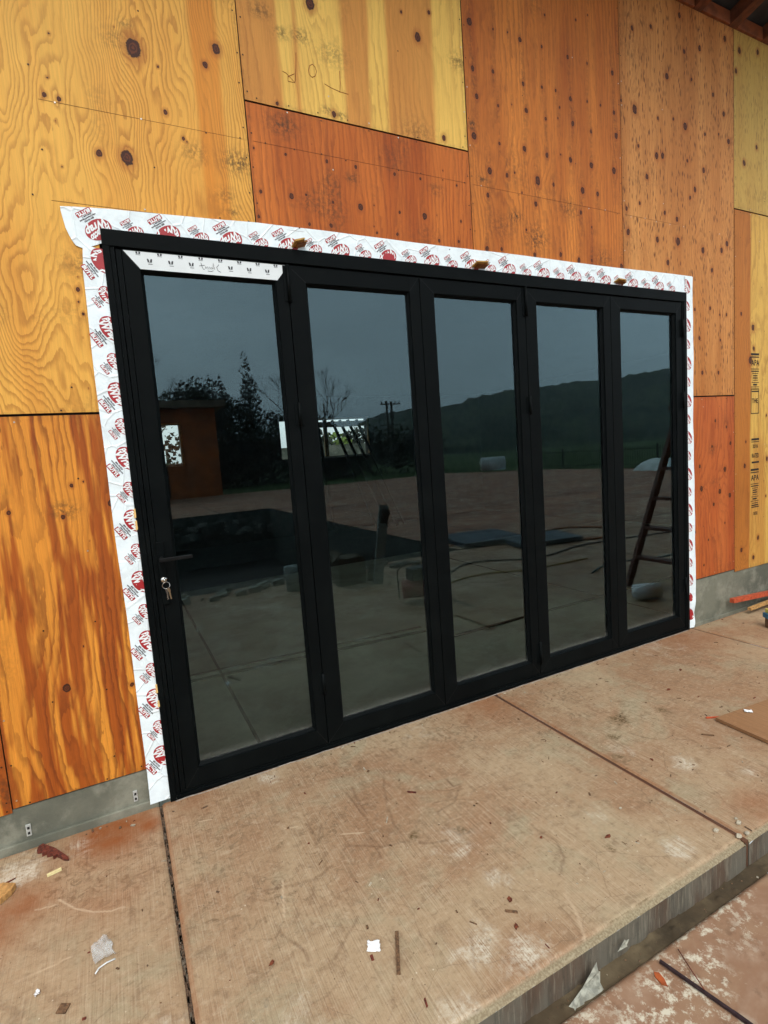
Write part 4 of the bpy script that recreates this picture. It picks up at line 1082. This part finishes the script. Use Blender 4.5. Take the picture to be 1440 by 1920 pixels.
H = el * 400 * prof * (1 + .25 * (fbm(xd * .012, yd_ * .012, 4) - .5)) + 3.2 * fbm(xd * .06, yd_ * .06, 9) * sstep(150, 260, R_) + 5.5 * sstep(.52, .62, fbm(xd * .045, yd_ * .045, 2)) * sstep(200, 300, R_) * fbm(xd * .3, yd_ * .3, 5)
hm = grid_mesh('hills', np.stack([xd, yd_, H + ZG - .3], -1), {}, [hill_mat()])
tag(link('hills', hm), 'dark wooded hills fading into mist', kind='structure')

M_LEAF = simple('dark_foliage', (.016, .024, .013, 1), .9, 0, .35, 2.0, 0)
M_LEAF2 = simple('conifer_foliage', (.013, .021, .013, 1), .9, 0, .35, 2.0, 0)
M_LEAF3 = simple('bright_foliage', (.16, .24, .05, 1), .9, 0, .3, 2.0, 0)
M_BARK = simple('grey_bark', (.10, .085, .07, 1), .9, 0, .3, 4, .3)
def leaves(m, blobs, n, s, seed, mi=0):
    r = random.Random(seed); tot = sum(b[3] * b[4] * b[5] for b in blobs)
    for (cx, cy_, cz, rx, ry, rz) in blobs:
        for _ in range(max(4, int(n * rx * ry * rz / tot))):
            while True:
                p = Vector((r.uniform(-1, 1), r.uniform(-1, 1), r.uniform(-1, 1)))
                if .25 < p.length < 1: break
            p *= 1 + .15 * r.random()
            c_ = Vector((cx + p.x * rx, cy_ + p.y * ry, cz + p.z * rz)); a = Vector((r.gauss(0, 1), r.gauss(0, 1), r.gauss(0, 1))).normalized(); b = a.orthogonal().normalized()
            q = s * r.uniform(.6, 1.4); d = a.cross(b)
            m.add([c_ + b * q, c_ + d * q * .6, c_ - b * q, c_ - d * q * .6], [(0, 1, 2, 3)], mi)
def tree(x, y, h, rw, kind, label, seed):
    t = empty('tree', (x, y, ZG), label, 'tree', 'trees behind the far patio'); r = random.Random(seed)
    tr = MB(); tr.tube([(x, y, ZG), (x + .1, y, ZG + h * .35), (x + .05, y + .1, ZG + h * .7)], h * (.014 if kind == 'bare' else .03), 8, r1=h * .007)
    if kind == 'bare':
        def br(p, d, L, rad, k):
            q = p + d * L; tr.tube([p, p + d * L * .5 + Vector((r.uniform(-.1, .1) * L,) * 3) * .4, q], rad, 5, r1=rad * .6, cap=False)
            if k:
                for _ in range(3):
                    e = (d + Vector((r.uniform(-.8, .8), r.uniform(-.8, .8), r.uniform(-.25, .6)))).normalized(); br(q, e, L * r.uniform(.55, .8), rad * .6, k - 1)
        for i in range(4):
            br(Vector((x, y, ZG + h * (.3 + .08 * i))), Vector((r.uniform(-.6, .6), r.uniform(-.6, .6), 1)).normalized(), h * .20, h * .0055, 4)
        tr.build('trunk', M_BARK, t); return
    tr.build('trunk', M_BARK, t)
    cr = MB(); bl = []; nl = 5200
    if kind == 'conifer':
        for i in range(16):
            f_ = i / 15; bl.append((x + r.uniform(-.2, .2), y + r.uniform(-.2, .2), ZG + h * (.12 + .86 * f_), rw * (1 - f_ * .86) * r.uniform(.8, 1.2), rw * (1 - f_ * .86), h * .05))
    else:
        for i in range(13):
            a = r.uniform(0, 6.28); q = r.uniform(.1, .75) * rw
            bl.append((x + math.cos(a) * q, y + math.sin(a) * q, ZG + h * r.uniform(.35, .86), rw * r.uniform(.3, .5), rw * r.uniform(.3, .5), h * r.uniform(.10, .17)))
    leaves(cr, bl, nl, .11 if kind == 'conifer' else .13, seed + 1); cr.build('crown', M_LEAF2 if kind == 'conifer' else M_LEAF, t)
tree(3.6, -42, 9.0, 4.4, 'round', 'broad dark tree behind the small plywood building', 1)
tree(7.4, -43, 7.8, 3.4, 'round', 'lower round tree beside the conifer', 2)
tree(9.9, -42, 10.6, 1.7, 'conifer', 'tall dark conifer behind the patio', 3)
tree(8.2, -44, 9.0, 1.3, 'conifer', 'shorter conifer left of the tall one', 4)
tree(2.6, -40, 9.6, 2, 'bare', 'bare tree standing over the small plywood building', 5)
tree(12.6, -40, 8.6, 2, 'bare', 'bare tree right of the tall conifer', 6)
tree(15.6, -40, 8.8, 2, 'bare', 'lone bare tree at the edge of the hedge', 7)
tree(13.5, -43, 6.6, 3.0, 'round', 'dark tree under the bare branches', 8)
tree(17.5, -44, 6.0, 2.2, 'conifer', 'pale small conifer at the end of the tree row', 9)
hd = MB(); leaves(hd, [(5 + i * 1.15, -37 + .6 * math.sin(i), ZG + 1.9, 1.2, 1.2, 2.5 - .05 * i) for i in range(18)], 9000, .17, 30)
tag(hd.build('hedge', M_LEAF), 'long dark hedge at the back of the far patio', 'hedge')

rr = random.Random(5)
rb = MB()
for i in range(90):
    x = rr.uniform(.2, 4.0); s = rr.uniform(.04, .16); rb.obox((x, PIT[2] + .10 + rr.uniform(0, .25), ZL - .25 - rr.uniform(0, .5)), (s, rr.uniform(-.03, .03), rr.uniform(-.02, .04)), (0, s * .5, 0), (0, 0, s * rr.uniform(.3, 1)), rr.choice((0, 0, 1)))
for i in range(60):
    x = rr.uniform(-.4, 3.0); s = rr.uniform(.02, .08); rb.obox((x, PIT[3] + .1 + abs(rr.gauss(0, .18)), ZL + s * .4), (s, rr.uniform(-.02, .02), .01), (0, s * .6, 0), (0, 0, s * .5), rr.choice((0, 1, 1)))
tag(rb.build('rubble', [M_STEMB, simple('pale_rubble', lin(150, 150, 140), .9, 0, .3, 8)]), 'loose rubble along both edges of the pit', 'rubble', kind='stuff')

# utility pole
M_POLE = simple('pole_timber', (.06, .05, .045, 1), .9, 0, .2, 4)
up = empty('utility_pole', (32.3, -60, ZG), 'twin utility pole with cross arms on the far field', 'utility pole')
for px_, py_ in ((32.1, -60), (33.0, -60.4)):
    m_ = MB(); m_.tube([(px_, py_, ZG), (px_, py_, 8.3)], .16, 8); m_.build('pole', M_POLE, up)
for xa, xb, zz in ((31.1, 34.1, 7.9), (31.0, 34.0, 5.2), (31.5, 33.6, 4.6)):
    m_ = MB(); m_.beam((xa, -59.8, zz), (xb, -59.9, zz), .14, .14); m_.build('cross_arm', M_POLE, up)
m_ = MB(); m_.tube([(32.6, -59.6, 6.0), (32.6, -59.6, 6.9)], .28, 10); m_.build('transformer', M_POLE, up)
for q in (31.3, 31.9, 33.3, 33.9):
    m_ = MB(); m_.tube([(q, -59.85, 7.98), (q, -59.85, 8.3)], .07, 6); m_.build('insulator', M_POLE, up)

# picket fence at the right-hand end of the patio
M_FENCE = simple('black_fence', (.012, .013, .012, 1), .6, 0, .1, 10, 0)
fe = empty('picket_fence', (24, -15, ZG), 'low black metal picket fence at the end of the far patio', 'fence')
for s in range(6):
    y0 = -25 + s * 3.2; p = MB()
    for k_ in range(22): p.box(23.99, 24.01, y0 + k_ * .145, y0 + k_ * .145 + .022, ZG, ZG + 1.12)
    p.box(23.985, 24.015, y0, y0 + 3.19, ZG + .95, ZG + .99); p.box(23.985, 24.015, y0, y0 + 3.19, ZG + .15, ZG + .19); p.box(23.96, 24.04, y0 - .04, y0 + .04, ZG, ZG + 1.2)
    p.build('fence_panel', M_FENCE, fe)

# small plywood outbuilding across the pit
ob = empty('outbuilding', (1.5, -29, ZL), 'small plywood outbuilding with a dark flat roof across the pit', 'building')
M_OBW = simple('outbuilding_plywood', lin(176, 92, 34), .8, 0, .25, 1.2, .1)
m_ = MB(); m_.box(-4, 4.55, -32, -27.4, ZG, 4.6); m_.build('wall', M_OBW, ob)
m_ = MB(); m_.box(-4.6, 5.0, -32.6, -26.7, 4.605, 4.95); m_.build('roof', simple('fascia_board', lin(112, 98, 80), .8, 0, .2, 3), ob)
m_ = MB(); m_.box(.15, 1.9, -27.38, -27.30, .0, 2.3); m_.build('door', M_DARKW, ob)
# things standing about the patio, seen mirrored in the doors
M_LAD = simple('ladder_fibreglass', lin(92, 44, 22), .6, 0, .2, 20)
la = empty('step_ladder', (4.3, -.75, 0), 'brown folding step ladder standing on the patio past the right end of the doors', 'ladder')
for nm, foot, top in (('front_leg', 3.78, 4.42), ('rear_leg', 5.15, 4.50)):
    for (ya, yb) in ((-1.06, -.93), (-.50, -.58)):
        m_ = MB(); m_.beam((foot, ya, 0), (top, yb, 1.72), .075, .035, (0, 1, 0)); m_.build(nm, M_LAD, la)
for k_ in range(1, 6):
    f_ = k_ / 6; x = 3.78 + .64 * f_
    m_ = MB(); m_.box(x - .05, x + .05, -1.04 + .11 * f_, -.52 - .06 * f_, 1.72 * f_ - .015, 1.72 * f_ + .015); m_.build('tread', M_LAD, la)
m_ = MB(); m_.box(4.30, 4.62, -.97, -.54, 1.722, 1.76, 0, .005); m_.build('top_cap', M_LAD, la)
m_ = MB(); m_.tube([(3.42, -.70, .075), (3.62, -.60, .075)], .07, 18); m_.tube([(3.415, -.7025, .075), (3.42, -.70, .075)], .02, 12)
tag(m_.build('paper_roll', simple('white_paper_roll', (.7, .72, .72, 1), .8, 0, .1, 20)), 'white paper roll lying at the foot of the step ladder', 'roll')
M_PALE = simple('pale_board', lin(140, 150, 145), .8, 0, .2, 8)
m_ = MB(); m_.beam((2.05, -3.28, ZL), (2.30, -3.45, .85), .13, .03, (0, 1, 0)); tag(m_.build('leaning_board', M_PALE), 'pale board standing at the edge of the pit', 'board')
m_ = MB(); m_.beam((2.05, -3.5, ZL), (2.30, -3.40, .8), .1, .05, (0, 1, 0)); tag(m_.build('timber_prop', M_POLE), 'dark timber prop behind the pale board', 'board')
M_CARD = simple('cardboard', lin(88, 78, 58), .9, 0, .2, 10)
m_ = MB(); m_.box(1.62, 1.98, -3.75, -3.45, ZL, .25, 0, .004); m_.obox((1.62, -3.6, .28), (.06, 0, .05), (0, .15, 0), (.004, 0, -.004)); m_.obox((1.98, -3.6, .28), (.06, 0, -.03), (0, .15, 0), (.003, 0, .004))
tag(m_.build('cardboard_box', M_CARD), 'open cardboard box near the pit', 'box')
M_RED = simple('red_paint', lin(150, 30, 20), .5, 0, .1, 10)
cp = empty('red_compressor', (2.05, -2.3, ZL), 'small red portable compressor standing on the lower patio', 'compressor')
m_ = MB(); m_.tube([(1.90, -2.35, .05), (2.28, -2.2, .05)], .10, 14); m_.build('tank', M_RED, cp)
m_ = MB(); m_.box(1.95, 2.2, -2.36, -2.2, .151, .28, 0, .01); m_.build('motor', M_GASK, cp)
m_ = MB(); m_.tube([(1.86, -2.36, -.05), (1.85, -2.36, .25), (1.90, -2.3, .33), (2.2, -2.2, .33), (2.3, -2.18, .2)], .008, 6); m_.build('handle', M_GASK, cp)
m_ = MB(); m_.tube([(1.16, -3.75, ZL), (1.16, -3.75, .20)], .12, 16, r1=.14); tag(m_.build('paint_bucket', M_PALE), 'white bucket near the pit edge', 'bucket')
M_SLATE = simple('slate_sheet', lin(60, 72, 80), .6, 0, .2, 4)
m_ = MB(); m_.obox((4.75, -4.75, ZL + .05), (.55, .10, 0), (-.10, .55, 0), (0, 0, .035)); m_.obox((5.3, -3.95, ZL + .05), (.55, .1, 0), (-.1, .4, 0), (0, 0, .03)); tag(m_.build('stacked_panels', M_SLATE), 'grey panels stacked flat at the corner of the pit', 'panels')
def cable(pts, r, mat, nm, lb, cat='hose'):
    P_ = []
    for i in range(len(pts) - 1):
        for k_ in range(8):
            t = k_ / 8; p0 = pts[max(i - 1, 0)]; p1 = pts[i]; p2 = pts[i + 1]; p3 = pts[min(i + 2, len(pts) - 1)]
            P_.append(tuple(.5 * ((2 * b) + (-a + c_) * t + (2 * a - 5 * b + 4 * c_ - d) * t * t + (-a + 3 * b - 3 * c_ + d) * t ** 3) for a, b, c_, d in zip(p0, p1, p2, p3)))
    P_.append(pts[-1]); m = MB(); m.tube(P_, r, 6, cap=False); return tag(m.build(nm, mat), lb, cat)
cable([(2.3, -2.3, ZL + .01), (2.75, -2.68, ZL + .01), (3.3, -2.75, ZL + .01), (3.8, -2.55, ZL + .01), (4.8, -2.5, ZL + .01)], .009, simple('yellow_hose', lin(170, 140, 40), .5), 'air_hose', 'yellow air hose trailing from the compressor')
cable([(4.2, -1.9, ZL + .01), (4.8, -2.1, ZL + .01), (5.6, -1.9, ZL + .01), (6.6, -2.3, ZL + .01)], .010, simple('teal_hose', lin(30, 90, 90), .5), 'garden_hose', 'teal hose lying across the lower patio')
cable([(6.2 + (.75 + .05 * math.sin(i * 1.3)) * math.cos(i * .7) , -4.0 + (.6 + .04 * math.cos(i * 2)) * math.sin(i * .7), ZL + .012 + .002 * (i % 5)) for i in range(42)], .011, simple('orange_cord', lin(150, 84, 36), .5), 'extension_cord', 'orange extension cord coiled on the patio', 'cord')
cable([(3.0, -3.1, ZL + .01), (3.6, -3.4, ZL + .01), (4.4, -3.0, ZL + .01), (5.6, -3.2, ZL + .01), (7.5, -2.9, ZL + .01)], .012, M_GASK, 'power_cable', 'black cable lying across the lower patio', 'cable')
M_TARP = simple('white_tarp', (.55, .60, .58, 1), .7, 0, .15, 2)
m_ = MB(); m_.tube([(19.9, -24.6, ZL + .5), (21.2, -23.9, ZL + .5)], .42, 20); tag(m_.build('fabric_roll', M_TARP), 'big white fabric roll lying at the edge of the patio', 'roll')
xs = np.linspace(-1, 1, 24); X, Y = np.meshgrid(xs, xs, indexing='ij')
Zt = ZL + .55 * np.clip(1 - np.maximum(np.abs(X), np.abs(Y)) ** 3, 0, 1) * (.8 + .3 * fbm(X * 2 + 5, Y * 2 + 5, 3))
tag(link('tarpaulin_heap', grid_mesh('tarpaulin_heap', np.stack([21.3 + X * .8, -13.2 + Y * .9, Zt], -1), {}, [M_TARP])), 'heap under a white tarpaulin at the right end of the patio', 'tarpaulin')

# beyond the back windows
m_ = MB(); m_.box(2.0, 9.0, 12, 12.2, ZG, 1.86); tag(m_.build('garden_wall', M_STEMB), 'grey rough garden wall seen through the far windows', 'wall')
for (x, y, h_, lb, sd_) in ((6.3, 15, 2.30, 'bright green shrub behind the garden wall', 5), (7.25, 15.3, 2.45, 'darker green shrub right of the bright one behind the garden wall', 6), (5.55, 14.6, 2.35, 'leafy shrub left of the bright one behind the garden wall', 7), (.62, 12.5, 2.9, 'loose shrub outside the small far window', 8)):
    sh = empty('shrub', (x, y, ZG), lb, 'shrub')
    m_ = MB(); leaves(m_, [(x, y, h_ * .62, .75, .6, h_ * .38)], 1500 if x > 2 else 420, .08, sd_); m_.build('foliage', M_LEAF3 if sd_ == 5 else M_LEAF, sh)
    m_ = MB(); m_.tube([(x, y, ZG), (x, y, h_ * .7)], .04, 6); m_.build('stem', M_BARK, sh)
for i, (xa, xb) in enumerate(((3.45, 3.75), (3.62, 4.02), (3.80, 4.22), (4.00, 4.40), (2.95, 2.86), (3.12, 3.10))):
    m_ = MB(); m_.beam((xb + (.25 if i < 4 else 0), 7.25, -.004), (xa, 7.90, 2.26), .055, .035, (0, 1, 0)); tag(m_.build('leaning_stud', M_DARKW), ('long dark stud leaning across the right of the big far window', 'second leaning stud from the right in the far window', 'third leaning stud from the right in the far window', 'rightmost dark stud leaning against the far window', 'near upright dark stud left of the big far window', 'upright stud at the left edge of the big far window')[i], 'stud', 'studs leaning indoors')

# ------------------------------------------------------------------ odds and ends on the slab
def chip(name, pts, h, mat, label, cat, z=0, group=None, sub=None):
    m = MB(); rnd = random.Random(len(pts) * 13 + int(abs(pts[0][0]) * 1000))
    top = [(x, y, z + h * rnd.uniform(.75, 1.15)) for x, y in pts]; bot = [(x, y, z + .0012) for x, y in pts]; k = len(pts)
    m.add(bot + top, [tuple(range(k))[::-1], tuple(range(k, 2 * k))] + [(i, (i + 1) % k, k + (i + 1) % k, k + i) for i in range(k)])
    o = m.build(name, mat); return tag(o, label, cat, group)
M_RW = simple('redwood_splinter', lin(108, 46, 28), .8, 0, .3, 90, .4)
M_RW2 = simple('orange_lumber', lin(196, 82, 44), .7, 0, .2, 30, .2)
M_PINE = simple('pine_offcut', lin(198, 150, 88), .7, 0, .2, 60, .2)
chip('wood_splinter', [(-1.146, -.034), (-1.132, -.028), (-1.108, -.058), (-1.084, -.090), (-1.052, -.140), (-1.032, -.178), (-1.050, -.166), (-1.076, -.128), (-1.088, -.136), (-1.092, -.112), (-1.112, -.108), (-1.110, -.088), (-1.130, -.092), (-1.124, -.070), (-1.150, -.062)], .018, M_RW, 'jagged dark red wood splinter lying by the footing on the left', 'wood scrap')
m = MB(); m.obox((-1.078, -.222, .005), (.023, .0055, 0), (-.0012, .005, 0), (0, 0, .004)); tag(m.build('wood_stick', simple('cream_stick', lin(232, 218, 160), .6, 0, .08, 60)), 'short cream coloured stick on the slab below the red splinter', 'stick')
m = MB(); m.prism([(-1.30, -.200, .002), (-1.240, -.205, .002), (-1.198, -.232, .002), (-1.208, -.262, .002), (-1.236, -.292, .002), (-1.31, -.300, .002)], (0, 0, 1), .022); tag(m.build('wood_block', M_PINE), 'pale pine offcut block at the left edge of the slab', 'wood block')
chip('wood_sliver', [(-1.285, -.202), (-1.250, -.184), (-1.208, -.172), (-1.250, -.193)], .006, M_RW, 'thin red sliver above the pine block', 'wood scrap')
def plastic_mat():
    t = NT('clear_plastic_film'); o = t.obj(); n = t.noise(o, 60, 4, .6, 1)
    t.set(color=(.72, .74, .72, 1), rough=.25); t.b.inputs['Alpha'].default_value = .30; t.bump(n, .8, .006); return t.mat
M_CLEAR = plastic_mat()
def crumple(name, x0, y0, pts2, h, mat, label, cat, ang=0, n=14, z=0, seed=1):
    """a light crumpled sheet: quad with corners pts2, lifted in soft folds"""
    us = np.linspace(0, 1, n); U, V = np.meshgrid(us, us, indexing='ij')
    c = [np.array(p) for p in pts2]
    P2 = ((1 - U) * (1 - V))[..., None] * c[0] + (U * (1 - V))[..., None] * c[1] + (U * V)[..., None] * c[2] + ((1 - U) * V)[..., None] * c[3]
    P2 = P2 + (np.stack([fbm(U * 5, V * 5, seed), fbm(U * 5, V * 5, seed + 4)], -1) - .5) * .012
    Z = z + .002 + h * fbm(U * 3.2, V * 3.2, seed + 8, 3) ** 1.5
    me = grid_mesh(name, np.concatenate([P2, Z[..., None]], -1), {}, [mat]); o = link(name, me)
    sm_ = o.modifiers.new('thick', 'SOLIDIFY'); sm_.thickness = .0006
    return tag(o, label, cat)
crumple('plastic_wrapper', 0, 0, [(-.942, -.672), (-.898, -.640), (-.868, -.738), (-.925, -.745)], .022, M_CLEAR, 'crumpled clear plastic wrapper on the left slab', 'wrapper', seed=3)
m = MB(); m.tube([(-.926, -.775, .003), (-.917, -.762, .005), (-.896, -.755, .006), (-.872, -.752, .004)], .0025, 5); tag(m.build('plastic_strip', M_WHITE), 'thin white curled strip beside the clear wrapper', 'strip')
M_PAPER = simple('white_paper', (.88, .88, .87, 1), .6, 0, .03, 30, .1)
crumple('paper_scrap', 0, 0, [(-.188, -1.136), (-.172, -1.103), (-.139, -1.122), (-.155, -1.158)], .006, M_PAPER, 'small bright white paper scrap on the middle slab', 'paper', seed=6)
crumple('paper_scrap', 0, 0, [(-1.083, -.752), (-1.078, -.742), (-1.070, -.757), (-1.079, -.765)], .008, M_PAPER, 'tiny white paper crumb near the bottom left corner', 'paper', seed=9)
chip('wood_chip', [(-.187, -1.150), (-.178, -1.150), (-.181, -1.170), (-.189, -1.168)], .003, M_RW, 'tiny brown chip just below the white paper scrap', 'wood scrap')
M_STK = simple('brown_stick', lin(120, 88, 60), .8, 0, .3, 120, .2)
m = MB(); m.obox((-.110, -1.185, .004), (-.030, -.061, 0), (.0050, -.0026, 0), (0, 0, .0035)); m.obox((-.110, -1.185, .0078), (-.030, -.061, 0), (.0008, -.0004, 0), (0, 0, .0006)); tag(m.build('wood_stick', M_STK), 'flat brown stick right of the white paper scrap', 'stick')
m = MB(); m.obox((-1.005, -.845, .003), (.012, -.007, 0), (.006, .012, 0), (0, 0, .002)); tag(m.build('wood_chip', M_STK), 'flat square brown chip near the lower left slab edge', 'wood scrap')
M_LEAFD = simple('dead_leaf', lin(122, 58, 30), .8, 0, .3, 90, .3)
for i, (x, y, s, a, lb) in enumerate(((-.45, -1.018, .010, 40, 'dark curled leaf bit left of the white paper scrap'), (.797, -1.182, .013, 10, 'red brown leaf on the slab beside the long joint'), (.250, -1.299, .012, 60, 'small red leaf bit near the slab lip'), (.585, -1.053, .009, 20, 'tiny dark leaf crumb in the middle of the slab'), (.30, -1.21, .016, 30, 'crumbled dark dirt clod near the slab lip'), (-.19, -.60, .006, 10, 'tiny dark speck of bark on the middle slab'), (1.36, -.95, .010, 70, 'dark bark crumb beside the long joint'), (2.05, -.55, .016, 15, 'dark bark bit right of the long joint'), (2.35, -.42, .014, 50, 'bark bit on the right slab near the far joint'))):
    pts = [(x + s * (1 + .5 * math.sin(k * 2.3 + i)) * math.cos(k * .9) * (1 if k % 2 else .7), y + .55 * s * math.sin(k * .9)) for k in range(7)]
    ca, sa = math.cos(R(a)), math.sin(R(a)); pts = [(x + (p - x) * ca - (q - y) * sa, y + (p - x) * sa + (q - y) * ca) for p, q in pts]
    chip('dead_leaf', pts, .004, M_LEAFD, lb, 'leaf')
M_PEB = simple('pale_pebble', lin(176, 164, 142), .8, 0, .2, 60, .3)
for i, (x, y, r, lb) in enumerate(((1.258, -1.392, .009, 'pale pebble right of the joint end'), (1.150, -1.372, .0085, 'pale pebble left of the joint end'), (1.187, -1.432, .010, 'pale stone sitting in the mouth of the joint'), (1.228, -1.438, .008, 'grey crumb beside the stone in the joint'), (.965, -1.10, .005, 'tiny white stone with a dark smear on the middle slab'), (1.275, -1.372, .005, 'small white grit near the slab corner'))):
    bm = bmesh.new(); bmesh.ops.create_icosphere(bm, subdivisions=2, radius=r)
    for v in bm.verts: v.co *= .8 + .4 * random.Random(hash((i, round(v.co.x * 1e4)))).random() if False else (.85 + .3 * abs(math.sin(v.co.x * 900 + i * 3 + v.co.y * 700)))
    for v in bm.verts: v.co = Vector((x + v.co.x * 1.3, y + v.co.y, r * .55 + v.co.z * .65))
    me = bpy.data.meshes.new('pebble'); bm.to_mesh(me); bm.free(); me.materials.append(M_PEB); o = link('pebble', me); tag(o, lb, 'pebble')
# plywood offcut lying on the right slab
m = MB(); m.prism([(1.915, -.905, .004), (2.45, -.955, .004), (2.42, -1.43, .004), (1.885, -1.40, .004)][::-1], (0, 0, 1), .016); oc = m.build('plywood_offcut', ply_mat('offcut_face', lin(148, 110, 76), lin(118, 82, 54), lin(120, 74, 40), .3, .3)); 
for at_n, v_ in (('knot', 9.),):
    a_ = oc.data.attributes.new(at_n, 'FLOAT', 'POINT'); a_.data.foreach_set('value', [v_] * len(oc.data.vertices))
tag(oc, 'dirty plywood offcut lying flat at the right edge of the slab', 'plywood sheet')
m = MB(); m.obox((1.935, -.878, .004), (.030, -.016, 0), (.002, .004, 0), (0, 0, .0025)); tag(m.build('wood_sliver', M_RW2), 'orange sliver just beyond the corner of the plywood offcut', 'wood scrap')
m = MB(); m.obox((1.755, -.963, .004), (.020, -.020, 0), (.002, .002, 0), (0, 0, .002)); tag(m.build('wood_sliver', M_STK), 'brown sliver left of the plywood offcut', 'wood scrap')
crumple('paper_scrap', 0, 0, [(2.08, -.955), (2.10, -.940), (2.125, -.965), (2.10, -.985)], .006, M_PAPER, 'white paper crumb lying on the plywood offcut', 'paper', z=.021, seed=12)
# lumber against the footing on the right
m = MB(); m.beam((3.54, -.047, .141), (4.80, -.050, .062), .034, .034, (0, 0, 1)); tag(m.build('painted_batten', M_RW2), 'orange red batten resting against the footing at the right', 'batten')
m = MB(); m.beam((3.72, -.080, .045), (4.5, -.062, .058), .03, .020, (0, 0, 1)); tag(m.build('timber_lath', M_PINE), 'thin pale lath on the slab beneath the orange batten', 'batten')
hrs = empty('clamped_block', (3.50, -.33, 0), 'small timber block with a blue clamp standing at the far right edge', 'clamp')
m = MB(); m.obox((3.520, -.335, .037), (.020, -.012, 0), (.012, .020, 0), (0, 0, .036)); m.build('block', M_STK, hrs)
m = MB(); m.obox((3.535, -.330, .091), (.034, -.020, 0), (.016, .026, 0), (0, 0, .017)); m.build('clamp_jaw', simple('blue_plastic', lin(46, 112, 150), .5), hrs)
m = MB(); m.obox((3.535, -.325, .124), (.020, -.012, 0), (.008, .016, 0), (0, 0, .015)); m.build('clamp_knob', simple('yellow_plastic', lin(206, 190, 90), .5), hrs)
# lower level debris
m = MB(); m.beam((.588, -1.545, ZL + .010), (.625, -1.735, ZL + .008), .008, .008); m.beam((.625, -1.735, ZL + .008), (.66, -1.95, ZL + .008), .009, .009); tag(m.build('steel_rod', simple('dark_steel_rod', lin(66, 50, 54), .5, .5, .2, 60)), 'dark thin rod lying on the lower slab', 'rod')
m = MB(); m.tube([(.668, -1.548, ZL + .01), (.645, -1.60, ZL + .008), (.612, -1.665, ZL + .016)], .0016, 5); tag(m.build('binding_wire', M_RW), 'fine bent wire crossing the thin rod', 'wire')
chip('dead_leaf', [(.548, -1.553), (.560, -1.562), (.556, -1.582), (.545, -1.600), (.536, -1.588), (.538, -1.566)], .005, simple('orange_leaf', lin(164, 78, 30), .7), 'orange leaf on the lower slab beside the rod', 'leaf', ZL)
def torn(name, pts, mat, label, seed):
    """torn membrane: irregular fan standing against the slab face"""
    m = MB(); c = Vector(pts[0]); 
    k = len(pts); m.add(pts, [(0, i, i + 1) for i in range(1, k - 1)])
    o = m.build(name, mat); s_ = o.modifiers.new('t', 'SOLIDIFY'); s_.thickness = .0012; return tag(o, label, 'torn sheet')
M_TORN = simple('grey_membrane', lin(168, 166, 150), .7, 0, .25, 60, .5)
torn('torn_membrane', [(.335, -1.482, -.085), (.395, -1.480, -.038), (.392, -1.488, -.058), (.402, -1.486, -.066), (.394, -1.492, -.092), (.400, -1.500, -.112), (.365, -1.503, -.108), (.350, -1.500, -.112), (.325, -1.496, -.112), (.318, -1.502, -.118), (.290, -1.498, -.114), (.275, -1.505, -.112), (.255, -1.500, -.120), (.262, -1.490, -.105), (.290, -1.486, -.098)], M_TORN, 'torn grey membrane hanging in the gutter at the bottom edge', 3)
torn('torn_membrane', [(.500, -1.4755, -.052), (.512, -1.476, -.046), (.522, -1.476, -.034), (.527, -1.477, -.040), (.540, -1.476, -.042), (.528, -1.478, -.052), (.530, -1.478, -.060), (.515, -1.478, -.055), (.488, -1.477, -.056)], M_TORN, 'small torn white flake stuck on the slab face', 5)
rr = random.Random(11)
gr = MB()
for i in range(170):
    x = rr.uniform(-.1, 2.6); y = rr.uniform(YL + .004, YE - .004); s = rr.uniform(.001, .0034)
    a = Vector((rr.gauss(0, 1), rr.gauss(0, 1), rr.gauss(0, .5))).normalized() * s; b = a.orthogonal().normalized() * s * rr.uniform(.3, .9); c_ = a.cross(b).normalized() * s * .5
    gr.obox((x, y, -.116 + rr.uniform(0, .006)), a, b, c_, rr.choice((0, 0, 1, 2)))
cr_ = MB(); rr = random.Random(14)
for i in range(380):
    x = rr.triangular(-1.5, 3.6, 1.4) if i % 3 else rr.uniform(-1.5, 3.6); y = rr.uniform(-1.43, -.02) if i % 4 else -.015 - abs(rr.gauss(0, .03)); s = rr.uniform(.0010, .0036) * (1 + .8 * (i % 9 == 0))
    an = rr.uniform(0, 6.28); el_ = rr.choice((1, 1, 1.6, 3.5)); a = Vector((math.cos(an), math.sin(an), 0)) * s * el_; b = Vector((-math.sin(an), math.cos(an), 0)) * s * rr.uniform(.4, .8)
    cr_.obox((x, y, s * .35), a, b, Vector((a.y * .1, a.x * .1, s * .45)), rr.choice((0, 0, 0, 1, 2, 3)))
o = cr_.build('slab_debris', [M_STK, M_PEB, M_RW, M_FIBRE]); tag(o, 'crumbs of bark, grit and splinters scattered over the patio slabs', 'debris', kind='stuff')
o = gr.build('gutter_debris', [M_STK, M_PEB, M_FIBRE]); tag(o, 'crumbs of dirt and mortar lying along the gutter', 'debris', kind='stuff')

# ------------------------------------------------------------------ haze over the valley
hz = MB(); hz.box(-905, 905, -905, 905, -3.2, 62)
hm_ = bpy.data.materials.new('valley_haze'); hm_.use_nodes = True
hn, hl = hm_.node_tree.nodes, hm_.node_tree.links; hn.clear()
ho = hn.new('ShaderNodeOutputMaterial'); hv = hn.new('ShaderNodeVolumePrincipled')
hv.inputs['Color'].default_value = (.86, .93, .98, 1); hv.inputs['Density'].default_value = .0006; hv.inputs['Anisotropy'].default_value = .2
hl.new(hv.outputs[0], ho.inputs['Volume'])
tag(hz.build('haze', hm_), 'thin mist over the valley', kind='stuff')
